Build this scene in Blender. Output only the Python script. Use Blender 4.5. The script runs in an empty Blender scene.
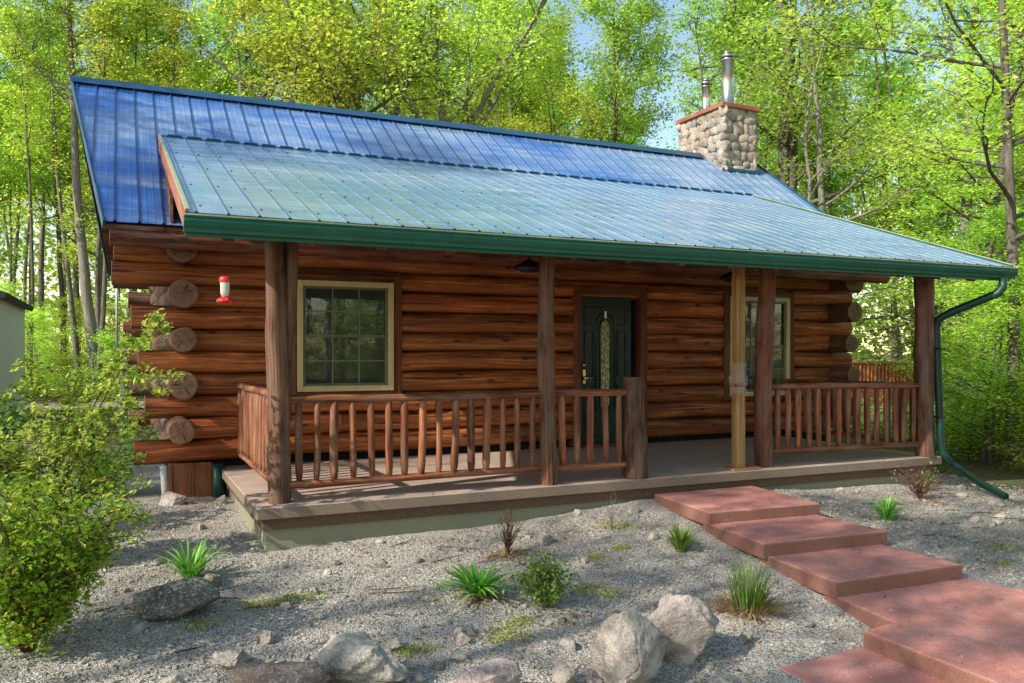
import bpy, math, random
import numpy as np
from mathutils import Vector, noise, Matrix

C = bpy.context.scene.collection
PI = math.pi
rad = math.radians

# ------------------------------------------------------------------ helpers
def tag(o, label=None, cat=None, group=None, kind=None):
    if label: o['label'] = label
    if cat: o['category'] = cat
    if group: o['group'] = group
    if kind: o['kind'] = kind
    return o

def empty(name, loc, label=None, cat=None, group=None, parent=None):
    o = bpy.data.objects.new(name, None); C.objects.link(o)
    o.location = loc; o.empty_display_size = .2
    if parent: o.parent = parent
    return tag(o, label, cat, group)

class MB:
    """collects geometry: vertices, faces, a texture-space coordinate per vertex, a random value and an end-grain flag"""
    def __init__(s):
        s.v = []; s.f = []; s.wc = []; s.rn = []; s.cp = []; s.sm = []
    def add(s, vs, fs, wc=None, rn=0., cp=None, smooth=False):
        b = len(s.v)
        s.v += [tuple(p) for p in vs]
        s.wc += [tuple(p) for p in (wc if wc is not None else vs)]
        s.rn += (list(rn) if hasattr(rn, '__len__') else [rn]*len(vs))
        s.cp += (cp if cp is not None else [0.]*len(vs))
        s.f += [tuple(i+b for i in f) for f in fs]
        s.sm += [smooth]*len(fs)
    def box(s, a, b, rn=None, axis=0, bev=0.):
        """axis aligned box between corners a and b; grain runs along axis; small chamfer bev"""
        rn = random.random() if rn is None else rn
        lo = [min(a[i], b[i]) for i in range(3)]; hi = [max(a[i], b[i]) for i in range(3)]
        obox(s, Vector([(lo[i]+hi[i])/2 for i in range(3)]), [(hi[i]-lo[i])/2 for i in range(3)], Matrix.Identity(3), rn, axis, bev)
    def build(s, name, mat, parent=None, loc=None):
        me = bpy.data.meshes.new(name)
        off = Vector(loc) if loc is not None else Vector((0, 0, 0))
        if parent is not None and loc is None:
            off = parent_world(parent)
        vs = [(p[0]-off[0], p[1]-off[1], p[2]-off[2]) for p in s.v]
        me.from_pydata(vs, [], s.f)
        me.polygons.foreach_set('use_smooth', s.sm)
        a = me.attributes.new('wc', 'FLOAT_VECTOR', 'POINT'); a.data.foreach_set('vector', np.array(s.wc, dtype=np.float32).ravel())
        a = me.attributes.new('rn', 'FLOAT', 'POINT'); a.data.foreach_set('value', np.array(s.rn, dtype=np.float32))
        a = me.attributes.new('cp', 'FLOAT', 'POINT'); a.data.foreach_set('value', np.array(s.cp, dtype=np.float32))
        me.update()
        me.materials.append(mat)
        o = bpy.data.objects.new(name, me); C.objects.link(o)
        if parent is not None: o.parent = parent
        elif loc is not None: o.location = loc
        return o

def parent_world(p):
    v = Vector((0, 0, 0))
    while p is not None:
        v += Vector(p.location); p = p.parent
    return v

def obox(mb, c, h, M, rn=None, axis=0, bev=0.):
    rn = random.random() if rn is None else rn
    vs = []; wc = []; fs = []
    o = random.random()*30
    def push(p):
        w = M @ Vector(p) + c
        vs.append(w); q = list(p)
        if axis == 1: q = [q[1], q[0], q[2]]
        elif axis == 2: q = [q[2], q[0], q[1]]
        wc.append((q[0]+o, q[1]+rn*3, q[2]+rn*5)); return len(vs)-1
    if bev <= 0:
        idx = [push((sx*h[0], sy*h[1], sz*h[2])) for sx in (-1, 1) for sy in (-1, 1) for sz in (-1, 1)]
        fs = [(0, 1, 3, 2), (4, 6, 7, 5), (0, 4, 5, 1), (2, 3, 7, 6), (0, 2, 6, 4), (1, 5, 7, 3)]
    else:
        b = min(bev, min(h)*.45)
        V = {}
        for sx in (-1, 1):
            for sy in (-1, 1):
                for sz in (-1, 1):
                    V[(sx, sy, sz, 0)] = push((sx*h[0], sy*(h[1]-b), sz*(h[2]-b)))
                    V[(sx, sy, sz, 1)] = push((sx*(h[0]-b), sy*h[1], sz*(h[2]-b)))
                    V[(sx, sy, sz, 2)] = push((sx*(h[0]-b), sy*(h[1]-b), sz*h[2]))
        for s_ in (-1, 1):
            fs.append([V[(s_, a, b_, 0)] for a, b_ in ((-1, -1), (1, -1), (1, 1), (-1, 1))][::s_])
            fs.append([V[(a, s_, b_, 1)] for a, b_ in ((-1, -1), (-1, 1), (1, 1), (1, -1))][::s_])
            fs.append([V[(a, b_, s_, 2)] for a, b_ in ((-1, -1), (1, -1), (1, 1), (-1, 1))][::s_])
        for a in (-1, 1):
            for b_ in (-1, 1):
                fs.append([V[(a, b_, -1, 0)], V[(a, b_, 1, 0)], V[(a, b_, 1, 1)], V[(a, b_, -1, 1)]])
                fs.append([V[(a, -1, b_, 0)], V[(a, 1, b_, 0)], V[(a, 1, b_, 2)], V[(a, -1, b_, 2)]])
                fs.append([V[(-1, a, b_, 1)], V[(1, a, b_, 1)], V[(1, a, b_, 2)], V[(-1, a, b_, 2)]])
                for c_ in (-1, 1):
                    fs.append([V[(a, b_, c_, 0)], V[(a, b_, c_, 1)], V[(a, b_, c_, 2)]])
    mb.add(vs, fs, wc, rn)

def perp(d):
    d = d.normalized()
    u = d.cross(Vector((0, 0, 1))) if abs(d.z) < .9 else d.cross(Vector((1, 0, 0)))
    u.normalize(); return u, d.cross(u).normalized()

def log(mb, p0, p1, r0, r1=None, segs=14, step=.14, wob=.06, rn=None, bow=0., caps=True, cut=None, burl=0.):
    """one peeled log: tapered, slightly uneven, with end-grain caps"""
    r1 = r0 if r1 is None else r1
    rn = random.random() if rn is None else rn
    p0 = Vector(p0); p1 = Vector(p1); L = (p1-p0).length
    d = (p1-p0)/L; u, w = perp(d)
    n = max(2, int(L/step)+1); off = random.random()*60; sd = random.random()*100
    vs = []; wc = []; fs = []; cp = []
    for i in range(n):
        t = i/(n-1)
        c = p0 + (p1-p0)*t + u*(noise.noise(Vector((t*L*.6, sd, 0)))*bow) + w*(noise.noise(Vector((t*L*.6, sd, 9)))*bow)
        R = r0+(r1-r0)*t
        for k in range(segs):
            a = 2*PI*k/segs
            q = Vector((math.cos(a)*1.1, math.sin(a)*1.1, t*L*1.3+sd))
            rr = R*(1+wob*noise.noise(q)+burl*max(0, noise.noise(Vector((math.cos(a)*1.6, math.sin(a)*1.6, t*L*3+sd+7)))-.1))
            vs.append(c+(u*math.cos(a)+w*math.sin(a))*rr)
            wc.append((t*L+off, math.cos(a)*R, math.sin(a)*R)); cp.append(0.)
    for i in range(n-1):
        for k in range(segs):
            k2 = (k+1) % segs
            fs.append((i*segs+k, i*segs+k2, (i+1)*segs+k2, (i+1)*segs+k))
    mb.add(vs, fs, wc, rn, cp, True)
    if caps:
        for e, ring in ((0, 0), (1, (n-1)*segs)):
            rv = vs[ring:ring+segs]; sgn = -1 if e == 0 else 1
            ctr = sum((Vector(v) for v in rv), Vector())/segs
            ce = []; we = []
            for k in range(segs): ce.append(rv[k]); we.append((off, wc[ring+k][1], wc[ring+k][2]))
            for k in range(segs): ce.append(ctr+(rv[k]-ctr)*.9+d*sgn*R_in(r0)*.0+d*sgn*.006); we.append((off, wc[ring+k][1]*.9, wc[ring+k][2]*.9))
            ce.append(ctr+d*sgn*.007); we.append((off, 0, 0))
            f2 = []
            for k in range(segs):
                k2 = (k+1) % segs
                a_ = (k, k2, segs+k2, segs+k) ; b_ = (segs+k, segs+k2, 2*segs)
                if sgn < 0: a_ = a_[::-1]; b_ = b_[::-1]
                f2 += [a_, b_]
            mb.add(ce, f2, we, rn, [1.]*len(ce), False)
def R_in(r): return r

def tube(mb, pts, rads, segs=6, rn=0., smooth=True, closed_end=True):
    """tube along a polyline"""
    base = len(mb.v); vs = []; wc = []; fs = []
    n = len(pts); L = 0.
    pts = [Vector(p) for p in pts]
    u = None
    for i in range(n):
        d = (pts[min(i+1, n-1)]-pts[max(i-1, 0)])
        if d.length < 1e-6: d = Vector((0, 0, 1))
        d.normalize()
        if u is None: u, w = perp(d)
        else:
            u = (u-d*u.dot(d))
            if u.length < 1e-4: u, w = perp(d)
            u.normalize(); w = d.cross(u)
        if i: L += (pts[i]-pts[i-1]).length
        for k in range(segs):
            a = 2*PI*k/segs
            vs.append(pts[i]+(u*math.cos(a)+w*math.sin(a))*rads[i])
            wc.append((L+rn*20, math.cos(a)*rads[i]+rn*3, math.sin(a)*rads[i]))
    for i in range(n-1):
        for k in range(segs):
            k2 = (k+1) % segs
            fs.append((i*segs+k, i*segs+k2, (i+1)*segs+k2, (i+1)*segs+k))
    if closed_end:
        fs.append(tuple(range(segs))[::-1]); fs.append(tuple((n-1)*segs+k for k in range(segs)))
    mb.add(vs, fs, wc, rn, None, smooth)

def lathe(mb, c, prof, segs=20, rn=0., smooth=True):
    c = Vector(c); vs = []; fs = []
    for r, z in prof:
        for k in range(segs):
            a = 2*PI*k/segs; vs.append((c.x+r*math.cos(a), c.y+r*math.sin(a), c.z+z))
    for i in range(len(prof)-1):
        for k in range(segs):
            k2 = (k+1) % segs; fs.append((i*segs+k, i*segs+k2, (i+1)*segs+k2, (i+1)*segs+k))
    mb.add(vs, fs, None, rn, None, smooth)

def np_mesh(name, V, F, mat, rnd=None, parent=None, smooth=False, mesh_only=False):
    """big mesh from numpy arrays; F is (n,k)"""
    me = bpy.data.meshes.new(name)
    n, k = F.shape
    me.vertices.add(len(V)); me.vertices.foreach_set('co', V.astype(np.float32).ravel())
    me.loops.add(n*k); me.loops.foreach_set('vertex_index', F.astype(np.int32).ravel())
    me.polygons.add(n); me.polygons.foreach_set('loop_start', np.arange(0, n*k, k, dtype=np.int32))
    me.polygons.foreach_set('use_smooth', np.full(n, smooth))
    if rnd is not None:
        a = me.attributes.new('rn', 'FLOAT', 'POINT'); a.data.foreach_set('value', rnd.astype(np.float32))
    me.update(calc_edges=True); me.materials.append(mat)
    if mesh_only: return me
    o = bpy.data.objects.new(name, me); C.objects.link(o)
    if parent: o.parent = parent
    return o

# ------------------------------------------------------------------ materials
class N:
    def __init__(s, name):
        s.m = bpy.data.materials.new(name); s.m.use_nodes = True
        s.t = s.m.node_tree; s.t.nodes.clear()
        s.out = s.t.nodes.new('ShaderNodeOutputMaterial')
    def n(s, typ, **kw):
        nd = s.t.nodes.new(typ)
        for k, v in kw.items():
            if k.startswith('i_'):
                key = k[2:]
                key = int(key) if key.isdigit() else key.replace('_', ' ')
                nd.inputs[key].default_value = v
            else: setattr(nd, k, v)
        return nd
    def l(s, a, b): s.t.links.new(a, b)
    def attr(s, name): return s.n('ShaderNodeAttribute', attribute_name=name)
    def mul(s, vec, xyz):
        nd = s.n('ShaderNodeVectorMath', operation='MULTIPLY'); s.l(vec, nd.inputs[0]); nd.inputs[1].default_value = xyz; return nd.outputs[0]
    def noise(s, vec, scale, detail=3, rough=.55, dist=0.):
        nd = s.n('ShaderNodeTexNoise'); nd.inputs['Scale'].default_value = scale; nd.inputs['Detail'].default_value = detail
        nd.inputs['Roughness'].default_value = rough; nd.inputs['Distortion'].default_value = dist
        if vec is not None: s.l(vec, nd.inputs['Vector'])
        return nd.outputs['Fac']
    def voro(s, vec, scale, feature='F1', out='Distance'):
        nd = s.n('ShaderNodeTexVoronoi', feature=feature); nd.inputs['Scale'].default_value = scale
        s.l(vec, nd.inputs['Vector']); return nd.outputs[out]
    def ramp(s, fac, stops, interp='LINEAR'):
        nd = s.n('ShaderNodeValToRGB'); cr = nd.color_ramp; cr.interpolation = interp
        while len(cr.elements) < len(stops): cr.elements.new(.5)
        for e, (p, c) in zip(cr.elements, stops):
            e.position = p; e.color = (c[0], c[1], c[2], 1) if hasattr(c, '__len__') else (c, c, c, 1)
        s.l(fac, nd.inputs['Fac']); return nd.outputs['Color']
    def mix(s, fac, a, b, mode='MIX'):
        nd = s.n('ShaderNodeMix', data_type='RGBA', blend_type=mode)
        for sock, v in ((nd.inputs[0], fac), (nd.inputs[6], a), (nd.inputs[7], b)):
            if hasattr(v, 'is_linked') or hasattr(v, 'links'): s.l(v, sock)
            elif hasattr(v, '__len__'): sock.default_value = (v[0], v[1], v[2], 1)
            else: sock.default_value = v if sock == nd.inputs[0] else (v, v, v, 1)
        return nd.outputs[2]
    def math(s, op, a, b=0., clamp=False):
        nd = s.n('ShaderNodeMath', operation=op, use_clamp=clamp)
        for sock, v in ((nd.inputs[0], a), (nd.inputs[1], b)):
            if hasattr(v, 'links'): s.l(v, sock)
            else: sock.default_value = v
        return nd.outputs[0]
    def bump(s, h, strength=.4, dist=.01, normal=None):
        nd = s.n('ShaderNodeBump'); nd.inputs['Strength'].default_value = strength; nd.inputs['Distance'].default_value = dist
        s.l(h, nd.inputs['Height'])
        if normal is not None: s.l(normal, nd.inputs['Normal'])
        return nd.outputs[0]
    def pbr(s, col, rough=.7, normal=None, metal=0., spec=.4, **kw):
        p = s.n('ShaderNodeBsdfPrincipled')
        for key, v in (('Base Color', col), ('Roughness', rough), ('Metallic', metal), ('Specular IOR Level', spec)):
            if hasattr(v, 'links'): s.l(v, p.inputs[key])
            elif hasattr(v, '__len__'): p.inputs[key].default_value = (v[0], v[1], v[2], 1)
            else: p.inputs[key].default_value = v
        for k, v in kw.items(): p.inputs[k.replace('_', ' ')].default_value = v
        if normal is not None: s.l(normal, p.inputs['Normal'])
        s.l(p.outputs[0], s.out.inputs[0]); return p

def wood_mat(name, dark, mid, light, rough=.6, weather=0., wcol=(.2, .17, .14), endc=(.30, .2, .11), spec=.35, knots=1., crack=1., joint_shade=False):
    m = N(name); wc = m.attr('wc').outputs['Vector']; rn = m.attr('rn').outputs['Fac']
    cmb = m.n('ShaderNodeCombineXYZ'); m.l(m.math('MULTIPLY', rn, 37.), cmb.inputs[0]); m.l(m.math('MULTIPLY', rn, 11.), cmb.inputs[1])
    va = m.n('ShaderNodeVectorMath', operation='ADD'); m.l(wc, va.inputs[0]); m.l(cmb.outputs[0], va.inputs[1]); v = va.outputs[0]
    fib = m.noise(m.mul(v, (2.2, 60, 60)), 1., 4, .6)
    streak = m.noise(m.mul(v, (.8, 16, 16)), 1., 4, .6, .6)
    blotch = m.noise(m.mul(v, (1.3, 4, 4)), 1., 3, .6)
    c = m.ramp(streak, [(.27, dark), (.47, mid), (.68, light)])
    c = m.mix(m.ramp(fib, [(.38, 0.), (.62, 1.)]), c, m.mix(.65, c, dark))
    c = m.mix(m.math('MULTIPLY', m.ramp(blotch, [(.40, 0.), (.60, 1.)]), .7), c, m.mix(.5, c, dark, 'MULTIPLY'))
    # tone changes from piece to piece
    tone = m.ramp(rn, [(0., (.62, .62, .62)), (.35, (.95, .9, .85)), (.6, (1.15, 1.0, .92)), (1., (.8, .88, .92))])
    c = m.mix(1., c, tone, 'MULTIPLY')
    ck = m.noise(m.mul(v, (.9, 42, 42)), 1., 2, .5)
    crk = m.ramp(ck, [(.345, 1.), (.40, 0.)])
    c = m.mix(m.math('MULTIPLY', crk, .85*crack), c, (.012, .006, .004))
    kn = m.voro(m.mul(v, (2.6, 7, 7)), 1.)
    knf = m.math('MULTIPLY', m.ramp(kn, [(.09, 1.), (.2, 0.)]), .85*knots)
    c = m.mix(knf, c, (.018, .008, .005))
    if weather > 0:
        wn = m.noise(m.mul(v, (2.5, 9, 9)), 1., 5, .65)
        c = m.mix(m.math('MULTIPLY', m.ramp(wn, [(.5-weather*.25, 0.), (.62, 1.)]), min(1, weather+.25)), c, wcol)
    # end grain
    sp = m.n('ShaderNodeSeparateXYZ'); m.l(wc, sp.inputs[0])
    if joint_shade:   # shade in the gap where one course sits on the next, painted dark
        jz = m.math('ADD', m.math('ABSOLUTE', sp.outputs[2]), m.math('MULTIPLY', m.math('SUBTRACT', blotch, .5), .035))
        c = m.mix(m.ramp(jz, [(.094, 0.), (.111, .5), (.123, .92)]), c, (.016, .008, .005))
        c = m.mix(m.ramp(sp.outputs[2], [(-.09, 0.), (-.02, .0), (.05, .35), (.09, .5)]), c, m.mix(.35, c, light))  # paler flank painted in so the logs read round
    rr = m.math('SQRT', m.math('ADD', m.math('POWER', m.math('ABSOLUTE', sp.outputs[1]), 2.), m.math('POWER', m.math('ABSOLUTE', sp.outputs[2]), 2.)))
    ring = m.math('SINE', m.math('ADD', m.math('MULTIPLY', rr, 420.), m.math('MULTIPLY', m.noise(wc, 12, 2), 9.)))
    ec = m.mix(m.math('MULTIPLY_ADD', ring, .3), endc, m.mix(.6, endc, dark))
    rc = m.mix(m.ramp(m.noise(wc, 22, 4, .7), [(.35, 0.), (.7, .75)]), ec, m.mix(.8, endc, dark))
    # drying checks radiating from the heart
    mx_ = m.n('ShaderNodeCombineXYZ'); m.l(m.math('DIVIDE', sp.outputs[1], rr), mx_.inputs[0]); m.l(m.math('DIVIDE', sp.outputs[2], rr), mx_.inputs[1]); m.l(m.math('MULTIPLY', rn, 30.), mx_.inputs[2])
    chk = m.noise(mx_.outputs[0], 2.6, 3, .6)
    rc = m.mix(m.ramp(chk, [(.36, .9), (.42, 0.)]), rc, (.02, .012, .008))
    rc = m.mix(m.ramp(rr, [(.085, 0.), (.13, .7)]), rc, m.mix(.7, dark, endc))
    fl = m.attr('cp').outputs['Fac']
    c = m.mix(fl, c, rc)
    h = m.math('ADD', m.math('MULTIPLY', fib, .4), m.math('ADD', m.math('MULTIPLY', streak, .6), m.math('MULTIPLY', crk, -1.2)))
    m.pbr(c, m.ramp(blotch, [(.3, rough-.12), (.7, rough+.15)]), m.bump(h, .5, .012), spec=spec)
    return m.m

M = {}
M['log'] = wood_mat('stained_log', (.12, .030, .011), (.52, .148, .040), (.88, .34, .11), .5, endc=(.30, .17, .09), joint_shade=True)
M['log_dark'] = wood_mat('dark_log', (.07, .026, .013), (.22, .07, .028), (.38, .13, .05), .55, .2, endc=(.30, .17, .09))  # darker brown than the front wall logs
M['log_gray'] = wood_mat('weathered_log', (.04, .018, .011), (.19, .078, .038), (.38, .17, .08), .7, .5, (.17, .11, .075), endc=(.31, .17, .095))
M['post'] = wood_mat('peeled_post', (.03, .011, .006), (.19, .06, .026), (.44, .15, .055), .65, .35, (.19, .125, .085), endc=(.3, .2, .12))
M['rail'] = wood_mat('railing_wood', (.07, .02, .010), (.33, .10, .038), (.60, .24, .10), .6, .2, (.30, .20, .13), endc=(.3, .2, .12), knots=.6, crack=.5)
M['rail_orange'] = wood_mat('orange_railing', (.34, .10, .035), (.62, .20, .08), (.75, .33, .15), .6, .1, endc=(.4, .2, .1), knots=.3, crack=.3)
M['trim'] = wood_mat('brown_trim', (.09, .03, .014), (.22, .075, .03), (.3, .11, .05), .6, knots=.2, crack=.3)
M['treated'] = wood_mat('treated_lumber', (.25, .15, .05), (.42, .27, .10), (.55, .38, .17), .7, knots=.7, crack=.3)
M['skirt'] = wood_mat('orange_plywood', (.2, .06, .018), (.36, .12, .035), (.45, .18, .06), .65, .1, knots=.3, crack=.2)
M['capwood'] = wood_mat('cap_red', (.25, .09, .05), (.42, .17, .09), (.5, .24, .14), .8, .2, knots=0., crack=0.)

def paint(name, col, rough=.4, metal=0., var=.15, bumps=.05, spec=.4, scale=6.):
    m = N(name); tc = m.n('ShaderNodeTexCoord').outputs['Object']
    nz = m.noise(tc, scale, 5, .65)
    c = m.mix(m.ramp(nz, [(.35, 0.), (.7, 1.)]), [x*(1-var) for x in col], [min(1, x*(1+var)) for x in col])
    d = m.noise(tc, scale*6, 3, .6)
    c = m.mix(m.math('MULTIPLY', m.ramp(d, [(.5, 0.), (.75, 1.)]), var), c, (.12, .1, .07))
    m.pbr(c, m.ramp(nz, [(.3, rough*.85), (.7, min(1, rough*1.2))]), m.bump(nz, bumps, .01), metal, spec)
    return m.m
M['green'] = paint('green_trim_metal', (.011, .12, .076), .36)
M['green_lip'] = paint('faded_trim_edge', (.34, .38, .22), .45)
M['dspout'] = paint('dark_green_pipe', (.004, .040, .029), .4)
M['door'] = paint('dark_green_door', (.008, .026, .016), .35, var=.1)
M['dark'] = paint('black_metal', (.012, .014, .02), .4)
M['gap'] = paint('dark_opening', (.004, .004, .004), .9)
M['frame'] = paint('tan_window_frame', (.62, .52, .25), .5, var=.08)
M['sash'] = paint('dull_sash', (.16, .17, .12), .5)
M['muntin'] = paint('grey_muntin', (.19, .20, .16), .5)
M['brass'] = paint('brass', (.75, .55, .18), .25, 1., .05)
M['steel'] = paint('flue_steel', (.62, .60, .56), .32, 1., .1, .02)
M['red'] = paint('red_plastic', (.62, .03, .02), .3, var=.05)
M['white'] = paint('white_wall', (.86, .86, .76), .8, var=.08)
M['grey'] = paint('grey_box', (.35, .38, .38), .55)
M['pvc'] = paint('white_pipe', (.6, .6, .55), .5)
M['shedroof'] = paint('dark_shed_roof', (.05, .045, .045), .8)
M['mortar'] = paint('mortar', (.42, .38, .31), .95, bumps=.4, scale=20)

def concrete(name, c1, c2, stain_and_shade, sc=3.):
    m = N(name); tc = m.n('ShaderNodeNewGeometry').outputs['Position']
    a = m.noise(tc, sc, 6, .75, .4); b = m.noise(tc, 75, 4, .75); c_ = m.noise(tc, sc*.6, 6, .7, 1.)
    c = m.mix(m.ramp(a, [(.35, 0.), (.65, 1.)]), c1, c2)
    c = m.mix(m.ramp(c_, [(.5, 0.), (.72, .6)]), c, stain_and_shade)
    c = m.mix(m.ramp(b, [(.38, .55), (.55, 0.)]), c, [x*.5 for x in c1])
    c = m.mix(m.ramp(m.noise(tc, 24, 3, .6), [(.66, 0.), (.74, .3)]), c, [min(1, x*1.25+.08) for x in c2])
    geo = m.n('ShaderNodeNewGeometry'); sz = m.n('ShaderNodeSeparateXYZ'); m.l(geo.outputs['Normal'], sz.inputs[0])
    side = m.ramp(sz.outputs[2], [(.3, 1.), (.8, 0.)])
    c = m.mix(m.math('MULTIPLY', side, .85), c, m.mix(.6, stain_and_shade, m.mix(m.ramp(b, [(.4, 0.), (.6, 1.)]), (.05, .03, .02), (.14, .09, .05))))  # upright faces painted darker, as they look in shade
    m.pbr(c, m.ramp(a, [(.3, .6), (.7, .85)]), m.bump(m.math('ADD', b, a), .35, .006), spec=.35)
    return m.m
M['redcon'] = concrete('red_stained_concrete', (.52, .19, .15), (.72, .35, .285), (.37, .17, .13))
M['deckcon'] = concrete('porch_slab', (.44, .31, .24), (.56, .42, .34), (.33, .27, .20))
M['band'] = concrete('brown_band', (.22, .10, .07), (.30, .15, .11), (.13, .08, .05))
M['grncon'] = concrete('mossy_foundation', (.52, .51, .38), (.60, .58, .46), (.36, .39, .24))

def roof_mat(name, base, sky_glare, low):
    m = N(name); tc = m.n('ShaderNodeNewGeometry').outputs['Position']
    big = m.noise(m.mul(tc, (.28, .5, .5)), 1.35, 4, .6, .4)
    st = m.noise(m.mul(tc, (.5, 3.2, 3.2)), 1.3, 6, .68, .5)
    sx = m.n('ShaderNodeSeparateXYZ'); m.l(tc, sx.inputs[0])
    bx_ = m.math('ADD', big, m.math('MULTIPLY', m.math('SUBTRACT', sx.outputs[0], 3.2), .022))  # painted reflection grows paler towards the chimney
    c = m.mix(m.ramp(bx_, [(.40, 0.), (.60, .8)]), base, sky_glare)  # sky reflection put into the colour, from deep blue to pale glare
    c = m.mix(m.ramp(st, [(.48, 0.), (.68, .42)]), c, low)  # pale streaks paint dappled light on the sheets
    c = m.mix(m.ramp(m.noise(m.mul(tc, (.7, 4.5, 4.5)), 1., 5, .7), [(.36, .4), (.5, 0.)]), c, [v*.55 for v in base])  # dark streaks paint tree shadow drawn out along the roof
    spx = m.n('ShaderNodeSeparateXYZ'); m.l(tc, spx.inputs[0])
    grime = m.noise(m.mul(tc, (30, 3, 3)), 1., 4, .7)
    c = m.mix(m.ramp(grime, [(.55, 0.), (.75, .3)]), c, (.25, .27, .18))
    wv = m.noise(m.mul(tc, (5, 1.2, 1.2)), 1., 2, .5)
    fine = m.noise(tc, 90, 2, .5)
    h = m.math('ADD', m.math('MULTIPLY', wv, 1.), m.math('MULTIPLY', fine, .03))
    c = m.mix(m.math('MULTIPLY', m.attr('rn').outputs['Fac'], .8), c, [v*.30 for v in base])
    m.pbr(c, m.ramp(st, [(.3, .13), (.7, .30)]), m.bump(h, .5, .03), .35, .7)
    return m.m
M['roof'] = roof_mat('sky_tinted_roof', (.07, .22, .60), (.38, .52, .68), (.66, .73, .74))
M['porchroof'] = roof_mat('glare_paled_roof', (.20, .37, .58), (.38, .52, .67), (.78, .82, .76))
M['rooftrim'] = paint('blue_green_ridge', (.03, .11, .21), .35, .4)

def stone_mat(name, cols, sc=5., lichen=.3):
    m = N(name); oi = m.n('ShaderNodeObjectInfo'); geo = m.n('ShaderNodeTexCoord').outputs['Object']
    rn = m.attr('rn').outputs['Fac']
    va = m.n('ShaderNodeVectorMath', operation='ADD'); m.l(geo, va.inputs[0])
    cb = m.n('ShaderNodeCombineXYZ'); m.l(m.math('MULTIPLY', oi.outputs['Random'], 50.), cb.inputs[0]); m.l(cb.outputs[0], va.inputs[1])
    v = va.outputs[0]
    a = m.noise(v, sc, 6, .7); b = m.noise(v, sc*12, 4, .7); d = m.noise(v, sc*.5, 3, .6, 1.)
    key = m.math('ADD', m.math('MULTIPLY', rn, .6), m.math('MULTIPLY', oi.outputs['Random'], .4))
    base = m.ramp(key, [(i/(len(cols)-1), c) for i, c in enumerate(cols)])
    c = m.mix(m.ramp(a, [(.38, .8), (.58, 0.)]), base, m.mix(.75, base, (.07, .06, .05)))
    c = m.mix(m.ramp(b, [(.52, 0.), (.62, .7)]), c, (.66, .61, .53))
    c = m.mix(m.ramp(b, [(.32, .6), (.42, 0.)]), c, (.06, .05, .045))
    c = m.mix(m.ramp(d, [(.52, 0.), (.68, lichen)]), c, (.17, .19, .08))
    m.pbr(c, .9, m.bump(m.math('ADD', m.math('MULTIPLY', b, .5), a), 1., .04), spec=.25)
    return m.m
M['boulder'] = stone_mat('granite_boulder', [(.56, .50, .43), (.66, .54, .46), (.62, .58, .49), (.54, .52, .47)], 5., .3)
M['boulder_dark'] = stone_mat('dark_boulder', [(.20, .19, .165), (.26, .24, .20)], 4., .45)
M['boulder_brown'] = stone_mat('brown_boulder', [(.34, .24, .18), (.40, .28, .22)], 5., .25)
M['boulder_pink'] = stone_mat('pink_boulder', [(.62, .48, .42), (.66, .50, .45)], 5., .1)
M['boulder_warm'] = stone_mat('warm_grey_boulder', [(.62, .54, .46), (.68, .58, .50)], 6., .3)
M['fieldstone'] = stone_mat('chimney_fieldstone', [(.46, .37, .28), (.60, .53, .43), (.34, .31, .28), (.54, .40, .30), (.66, .60, .50)], 4., .12)
M['pebble'] = stone_mat('gravel_stone', [(.84, .73, .58), (.40, .36, .31), (.92, .81, .65), (.62, .52, .40), (.98, .91, .78)], 9., .05)

def leaf_mat(name, stops, trans=.5, rough=.5):
    m = N(name); rn = m.attr('rn').outputs['Fac']; oi = m.n('ShaderNodeObjectInfo').outputs['Random']
    c = m.ramp(rn, stops)
    hs = m.n('ShaderNodeHueSaturation'); m.l(c, hs.inputs['Color'])
    m.l(m.math('ADD', m.math('MULTIPLY', oi, .05), .478), hs.inputs['Hue']); m.l(m.math('ADD', m.math('MULTIPLY', oi, .5), .72), hs.inputs['Value'])
    c = hs.outputs[0]
    p = m.pbr(c, rough, spec=.3)
    tr = m.n('ShaderNodeBsdfTranslucent')
    m.l(m.mix(1., c, (1.45, 1.45, .8), 'MULTIPLY'), tr.inputs['Color'])
    mx = m.n('ShaderNodeMixShader'); mx.inputs[0].default_value = trans
    m.l(p.outputs[0], mx.inputs[1]); m.l(tr.outputs[0], mx.inputs[2]); m.l(mx.outputs[0], m.out.inputs[0])
    return m.m
M['leaf'] = leaf_mat('spring_maple_leaf', [(0., (.07, .16, .03)), (.35, (.29, .46, .085)), (.7, (.54, .71, .15)), (1., (.80, .88, .32))], .57)
M['leaf_yellow'] = leaf_mat('yellow_spring_leaf', [(0., (.14, .22, .04)), (.35, (.44, .57, .10)), (.75, (.73, .82, .18)), (1., (.92, .94, .42))], .57)
M['leaf_dark'] = leaf_mat('deep_green_leaf', [(0., (.06, .14, .02)), (.5, (.15, .29, .045)), (1., (.34, .5, .09))], .4)
M['leaf_bush'] = leaf_mat('bush_leaf', [(0., (.07, .16, .015)), (.4, (.27, .47, .04)), (.8, (.52, .72, .09)), (.955, (.5, .66, .1)), (.96, (.8, .6, .08)), (1., (.85, .65, .1))], .5)
M['blade'] = leaf_mat('grass_blade', [(0., (.05, .15, .025)), (.5, (.17, .36, .06)), (1., (.50, .66, .18))], .4)
M['drygrass'] = leaf_mat('dry_grass', [(0., (.12, .055, .03)), (.5, (.30, .17, .09)), (1., (.50, .36, .21))], .2, .8)
M['moss'] = leaf_mat('moss', [(0., (.16, .18, .03)), (.5, (.36, .38, .06)), (1., (.60, .58, .12))], .2, .8)

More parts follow.
